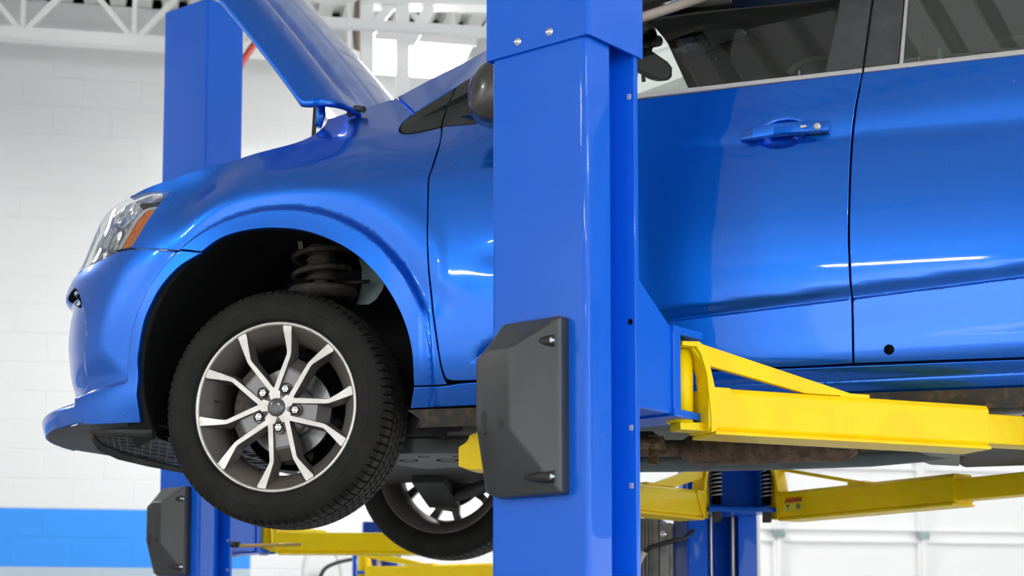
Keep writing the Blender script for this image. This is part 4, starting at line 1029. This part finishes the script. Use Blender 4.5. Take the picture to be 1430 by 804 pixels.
# the neighbouring lift, empty and lowered less
K2 = at_d(283, 400, 7.1)
left = column((float(K2[0]), float(K2[1]), 0), CANG, 'blue lift column of the next bay, standing beyond the front bumper with a black cover')
LZ = 1.70
carriage(left, LZ-.01, LZ+.13)
pr = hinge(left, True)
arm(left, pr, (.90,.30), .75, .3, z0=LZ-.01, h=.085, brace=False, pad=False)
pl = hinge(left, False)
arm(left, pl, (.30,.95), .6, .3, z0=LZ+.045, h=.085, brace=False, pad=False)
mi_l = left.matrix_basis.inverted()
mb = MB(); mb.tube([at(324,762,2.2), at(420,760,2.2)], .007, 8); mb.v = [tuple(mi_l @ Vector(v)) for v in mb.v]; mb.build('arm_cable', mat('cable_brass', (.5,.33,.08), rough=.4), left)
mb = MB(); mb.tube([at(323,760,2.2), at(334,760,2.2)], .013, 10); mb.v = [tuple(mi_l @ Vector(v)) for v in mb.v]; mb.build('cable_stop', M['black'], left)
kf = at(487, 770, 5.0)
lfar = column((float(kf[0])+.02, float(kf[1]), 0), R(204), 'blue lift column of the next bay, seen low between the two front tires', cov=False, screws=False, h=1.9, sleeve=False)
mi_f2 = lfar.matrix_basis.inverted()
carriage(lfar, 1.60, 1.70)
arm(lfar, hinge(lfar, True), (.97,-.24), 1.0, .6, z0=1.63, h=.10, brace=True)
mb = MB(); mb.tube([(-.14,.11,.02),(-.14,.11,1.85)], .035, 16); mb.build('hydraulic_cylinder', mat('cylinder_rod', (.33,.27,.24), rough=.4, metal=.5), lfar)

# hoses hanging on the wall
def hose(name, pts, r, m, label, cat):
    mb = MB(); P = [np.array(p) for p in pts]; fine = []
    for i in range(len(P)-1):
        p0 = P[max(i-1,0)]; p1 = P[i]; p2 = P[i+1]; p3 = P[min(i+2,len(P)-1)]
        for t in np.linspace(0,1,8,endpoint=False):
            fine.append(.5*((2*p1)+(-p0+p2)*t+(2*p0-5*p1+4*p2-p3)*t*t+(-p0+3*p1-3*p2+p3)*t**3))
    fine.append(P[-1]); mb.tube(fine, r, 10); o = mb.build(name, m); return setp(o, label, cat)

# ------------------------------------------------------------------ ROOM
WA = math.atan2(3.03, 6.33); W0 = np.array([-4.047, 6.312, 0.])
EX = np.array([math.cos(WA), math.sin(WA), 0]); EY = np.array([math.sin(WA), -math.cos(WA), 0])      # along the far wall; into the room
def rp(x, y, z): return tuple(W0 + EX*x + EY*y + np.array([0,0,z]))
def on_wall(px, py, y=0.):
    r = ray(px, py); t = ((W0-CAM) @ EY + y)/(r @ EY); P = CAM + r*t
    return float((P-W0) @ EX), float(P[2])
CZL = 5.86
XL, XR, YB = -9., 12., 24.
def rbox(mb, lo, hi, mi=0):
    x0,y0,z0 = lo; x1,y1,z1 = hi
    vs = [rp(x0,y0,z0),rp(x1,y0,z0),rp(x1,y1,z0),rp(x0,y1,z0),rp(x0,y0,z1),rp(x1,y0,z1),rp(x1,y1,z1),rp(x0,y1,z1)]
    mb.add(vs, [(0,3,2,1),(4,5,6,7),(0,1,5,4),(1,2,6,5),(2,3,7,6),(3,0,4,7)], mi)
xs_ = on_wall(350, 760)[0]
def wall_mat():
    m = bpy.data.materials.new('painted_block_wall'); m.use_nodes = True; nt = m.node_tree; b = nt.nodes['Principled BSDF']; b.inputs['Roughness'].default_value = .6
    tc = nt.nodes.new('ShaderNodeTexCoord'); sp = nt.nodes.new('ShaderNodeSeparateXYZ'); nt.links.new(tc.outputs['Object'], sp.inputs[0])
    def cmp(src, th, w=.004):
        n = nt.nodes.new('ShaderNodeMapRange'); n.inputs['From Min'].default_value = th-w; n.inputs['From Max'].default_value = th+w; nt.links.new(src, n.inputs['Value']); return n.outputs[0]
    def mul(a, b_, op='MULTIPLY'):
        n = nt.nodes.new('ShaderNodeMath'); n.operation = op
        for i, q in enumerate((a, b_)):
            if isinstance(q, (int, float)): n.inputs[i].default_value = q
            else: nt.links.new(q, n.inputs[i])
        return n.outputs[0]
    z = sp.outputs['Z']; x = sp.outputs['X']
    lo = cmp(z, 1.845); hi = mul(1, cmp(z, 2.245), 'SUBTRACT'); lf = mul(1, cmp(x, xs_), 'SUBTRACT')
    stripe = mul(mul(lo, hi), lf)
    m1 = nt.nodes.new('ShaderNodeMix'); m1.data_type = 'RGBA'; m1.inputs['A'].default_value = (.74,.75,.755,1); m1.inputs['B'].default_value = (.03,.28,.86,1)
    nt.links.new(stripe, m1.inputs['Factor'])
    m2 = nt.nodes.new('ShaderNodeMix'); m2.data_type = 'RGBA'; m2.inputs['B'].default_value = (.42,.52,.60,1)
    nt.links.new(m1.outputs['Result'], m2.inputs['A']); nt.links.new(mul(mul(1, lo, 'SUBTRACT'), lf), m2.inputs['Factor'])
    nt.links.new(m2.outputs['Result'], b.inputs['Base Color'])
    cb_ = nt.nodes.new('ShaderNodeCombineXYZ'); nt.links.new(x, cb_.inputs[0]); nt.links.new(mul(z, .045, 'SUBTRACT'), cb_.inputs[1])
    br = nt.nodes.new('ShaderNodeTexBrick'); br.inputs['Scale'].default_value = 1; br.inputs['Brick Width'].default_value = .4; br.inputs['Row Height'].default_value = .2; br.inputs['Mortar Size'].default_value = .006; br.inputs['Mortar Smooth'].default_value = .3
    br.inputs['Color1'].default_value = br.inputs['Color2'].default_value = (1,1,1,1); br.inputs['Mortar'].default_value = (0,0,0,1)
    nt.links.new(cb_.outputs[0], br.inputs['Vector'])
    bp = nt.nodes.new('ShaderNodeBump'); bp.inputs['Strength'].default_value = .8; bp.inputs['Distance'].default_value = .0025; nt.links.new(br.outputs['Color'], bp.inputs['Height']); nt.links.new(bp.outputs[0], b.inputs['Normal'])
    return m
def room_obj(name, build_fn, m, **k):
    """built in the room's own axes (x along the far wall, y outwards from it negative), then turned"""
    mb = MB(); build_fn(mb); me_o = mb.build(name, m, fix=True, **k)
    me_o.matrix_world = Matrix(((EX[0], -EY[0], 0, W0[0]),(EX[1], -EY[1], 0, W0[1]),(0,0,1,0),(0,0,0,1)))
    return me_o
WM = wall_mat()
S = lambda o: setp(o, kind='structure')
S(room_obj('wall_far', lambda mb: mb.box((XL,0,0),(XR,.2,CZL-.075)), WM))
S(room_obj('wall_left', lambda mb: mb.box((XL-.2,-YB,0),(XL,0,CZL)), M['white']))
def rightw(mb):
    mb.box((XR,-YB,4.4),(XR+.2,0,CZL))
    for a, b in ((-YB,-21.5),(-16.6,-15.6),(-10.7,-9.7),(-4.8,0)): mb.box((XR,a,0),(XR+.2,b,4.4))
S(room_obj('wall_right', rightw, M['white']))
def backw(mb):
    mb.box((XL,-YB-.2,4.3),(XR,-YB,CZL))
    for a, b in ((XL,-7),(-2.6,-1.4),(3.0,4.2),(8.6,XR)): mb.box((a,-YB-.2,0),(b,-YB,4.3))
S(room_obj('wall_back', backw, M['white']))
S(room_obj('floor', lambda mb: mb.box((XL,-YB-3,-.1),(XR,0,0)), mat('shop_floor', (.42,.42,.41), rough=.35, spec=.4, noise=(1.2,(.33,.33,.33),.35,.7,5))))
def deck(mb):
    n = int((XR-XL)/.18); pr_ = []
    for i in range(n):
        x = XL+.18*i; pr_ += [(x,CZL-.07),(x+.10,CZL-.07),(x+.115,CZL),(x+.165,CZL)]
    pr_.append((XL+.18*n, CZL-.07))
    mb.grid([[(x, y, z) for x, z in pr_] for y in (.25, -YB-.2)], smooth=False)
S(room_obj('ceiling', deck, M['deck']))
S(room_obj('trim_1', lambda mb: (mb.box((XL,.02,CZL-.10),(XR,.3,CZL+.1))), M['void']))  # black strip behind the wall top, painted shade for the open deck flutes
# open-web joists
def joist(mb, y, zb=5.34, zt=None, x0=XL, x1=XR, pitch=.72, w=.05):
    zt = zt or CZL-.09
    mb.box((x0,y-w,zb-.045),(x1,y+w,zb+.035)); mb.box((x0,y-w,zt-.05),(x1,y+w,zt+.02))
    n = int((x1-x0)/pitch)
    for i in range(n):
        x = x0+pitch*i; mb.bar((x,y,zb),(x+pitch/2,y,zt), .035,.035); mb.bar((x+pitch/2,y,zt),(x+pitch,y,zb), .035,.035)
        mb.bar((x,y,zb),(x,y,zt), .03,.03)
for i, y in enumerate((-.55,-4.2,-7.8,-11.5,-15.2,-19.)):
    S(room_obj('trim_%d' % (i+2), lambda mb: joist(mb, y), M['white']))
# sectional door in the far wall
dx0 = on_wall(1058, 700)[0]
def gdoor(mb):
    mb.box((dx0,-.05,0),(dx0+7.2,-.02,4.2))
    for z in (.56,1.10,1.64,2.185,2.73,3.27,3.8): mb.box((dx0,-.075,z-.012),(dx0+7.2,-.05,z+.0)); mb.box((dx0,-.075,z-.10),(dx0+7.2,-.05,z-.085))
s0_ = on_wall(1081, 740)[0]; s1_ = on_wall(1281, 740)[0]
g = S(room_obj('door_1', gdoor, M['fixture']))
def stile(x):
    mb = MB(); mb.box((x-.035,-.085,0),(x+.035,-.05,4.2)); mb.box((x-.012,-.10,0),(x+.012,-.085,4.2)); mb.build('door_stile', M['fixture'], g)
    mb = MB()
    for z in (1.10,1.64,2.14,2.73): mb.box((x-.045,-.11,z-.03),(x+.045,-.085,z+.03)); mb.tube([(x-.05,-.10,z),(x+.05,-.10,z)], .012, 8)
    mb.build('door_hinge', M['teal'], g)
for k in range(-0, 6): stile(s0_+(s1_-s0_)*k)

# conduit and red pipe up by the hood, struts hanging from the roof
def wallpt(px, py, y): 
    r = ray(px, py); t = ((W0-CAM) @ EY + y)/(r @ EY); return CAM + r*t
o = hose('conduit_pipe', [wallpt(325,-10,1.4), wallpt(350,42,1.4), wallpt(385,78,1.4), wallpt(425,125,1.3), wallpt(470,175,1.2)], .035, M['pipegrey'], 'grey conduit pipe running down behind the raised hood', 'pipe')
o = hose('sprinkler_pipe', [wallpt(335,92,1.0), wallpt(352,66,1.0), wallpt(375,40,1.0), wallpt(420,-12,1.0)], .022, M['redp'], 'thin red pipe crossing behind the hood and above the column beyond the front bumper', 'pipe')
o = hose('air_hose', [wallpt(424,812,.12), wallpt(424,790,.12), wallpt(431,768,.12), wallpt(448,760,.12), wallpt(464,768,.12), wallpt(474,786,.12), wallpt(478,812,.12)], .013, M['hose'], 'pale looped hose hanging on the grey wall between the two front tires', 'hose')
o = hose('power_cable', [wallpt(444,815,.3), wallpt(452,796,.3), wallpt(466,787,.3), wallpt(490,781,.3), wallpt(512,779,.3)], .014, M['black'], 'black cable arching up to the small blue column under the tires', 'cable')
mb = MB()
def bp_(a, b, w, y): mb.bar(wallpt(a[0],a[1],y), wallpt(b[0],b[1],y), w, w)
bp_((512,-20),(512,118),.07,2.6); bp_((562,-20),(562,135),.07,2.6); bp_((513,50),(560,-10),.05,2.6); bp_((600,10),(572,62),.06,2.6); bp_((430,30),(690,46),.05,2.9); bp_((505,-5),(700,-2),.12,2.6)
S(mb.build('trim_8', M['white']))
mb = MB(); q = wallpt(503,35,2.4); mb.lathe([(-.16,0),(-.14,.035),(-.02,.045),(0,.02),(.02,.04),(.13,.035),(.16,0)], 14, tuple(q), axis='Z'); 
o = mb.build('chain_hook', mat('hook_brown', (.16,.12,.10), rough=.6)); setp(o, 'dark hanging hook block beside a white roof strut, above the hood', 'hook')

# ------------------------------------------------------------------ lamps
def rl(x, y, z): return Vector(rp(x, y, z))
def high_bay(x, y, z, L=1.3, w=.36, label=None, power=150, turn=0., cat='ceiling light'):
    p = rl(x, y, z); t = empty('high_bay_light', p, WA+turn, label=label, cat=cat, group='high bay lights under the roof')
    mb = MB(); mb.prism([(-w/2,0),(-w/2+.05,.07),(w/2-.05,.07),(w/2,0),(w/2-.01,0),(w/2-.06,.055),(-w/2+.06,.055),(-w/2+.01,0)], (0,0,0), (0,1,0), (0,0,1), (1,0,0), -L/2, L/2); h_ = mb.build('light_housing', M['fixture'], t)
    for k in (-1.5,-.5,.5,1.5):
        mb = MB(); mb.tube([(-L/2+.03,k*w*.2,.025),(L/2-.03,k*w*.2,.025)], .016, 10); mb.build('light_tube', M['glow'], t)
    for sx in (-1,1):
        mb = MB(); mb.tube([(sx*L*.4,0,.07),(sx*L*.4,0,CZL-z-.073)], .004, 6); mb.build('suspension_rod', M['steel'], t)
    la = bpy.data.lights.new('bay_lamp', 'AREA'); la.shape = 'RECTANGLE'; la.size = L*.95; la.size_y = w*.85; la.energy = power; la.color = (1,.985,.96)
    lo = bpy.data.objects.new('bay_lamp', la); COL.objects.link(lo); lo.parent = t; lo.location = (0,0,-.01)
    return t
# the one seen over the windscreen
q = wallpt(585, 84, 1.7); xq = float((q-W0) @ EX); seen_bay = high_bay(xq, 1.7, float(q[2]), L=.62, w=.62, label='bright glowing high bay light above the windscreen', power=90)
pl_ = bpy.data.lights.new('ceiling_fill', 'POINT'); pl_.energy = 38; pl_.shadow_soft_size = .12; pl_.color = (1,.98,.95)
po_ = bpy.data.objects.new('ceiling_fill', pl_); COL.objects.link(po_); po_.parent = seen_bay; po_.location = (0,0,-.14)  # fill light added below the fixture to brighten the ceiling and hood
for x, y, pw_, tn in ((-3.0,2.6,55,0),(6.4,3.4,45,0),(10.2,7.5,60,0),(-6.4,16.7,200,0),(-6.8,10.2,160,0),(5.6,15,160,0),(10.,13,120,0),(-4.9,22.6,220,-WA),(3.2,20.5,140,0),(8.4,20.,120,0)):  # unseen bays: two follow door reflections, the rest added for wall and car light
    high_bay(x, y, 5.1, L=(1.9 if tn else 1.4), power=pw_, turn=tn, label='high bay light hanging under the white roof deck, unseen and placed for lighting')
# daylight from the doors behind the camera
w = bpy.data.worlds.new('world'); SC.world = w; w.use_nodes = True
bg = w.node_tree.nodes['Background']; bg.inputs[0].default_value = (.93,.97,1,1); bg.inputs[1].default_value = 2.3

# ------------------------------------------------------------------ camera
cd = bpy.data.cameras.new('camera'); co = bpy.data.objects.new('camera', cd); COL.objects.link(co); SC.camera = co
cd.sensor_fit = 'HORIZONTAL'; cd.sensor_width = 36; cd.lens = 36*F/1430; cd.shift_y = (CY-402)/1430; cd.clip_end = 100
fwv = Vector(FW); rtv = Vector(RT); upv = Vector(UP)
co.matrix_world = Matrix(((rtv.x,upv.x,-fwv.x,CAM[0]),(rtv.y,upv.y,-fwv.y,CAM[1]),(rtv.z,upv.z,-fwv.z,CAM[2]),(0,0,0,1)))
cd.dof.use_dof = True; cd.dof.focus_distance = 4.3; cd.dof.aperture_fstop = 5.0
SC.view_settings.view_transform = 'Standard'; SC.view_settings.look = 'None'; SC.view_settings.exposure = 0.45; SC.view_settings.gamma = 1
SC.view_settings.use_curve_mapping = False
SC.cycles.max_bounces = 8; SC.cycles.diffuse_bounces = 4; SC.cycles.glossy_bounces = 4; SC.cycles.transparent_max_bounces = 12
SC.cycles.use_denoising = True; SC.cycles.caustics_reflective = False; SC.cycles.caustics_refractive = False; SC.cycles.sample_clamp_indirect = 6
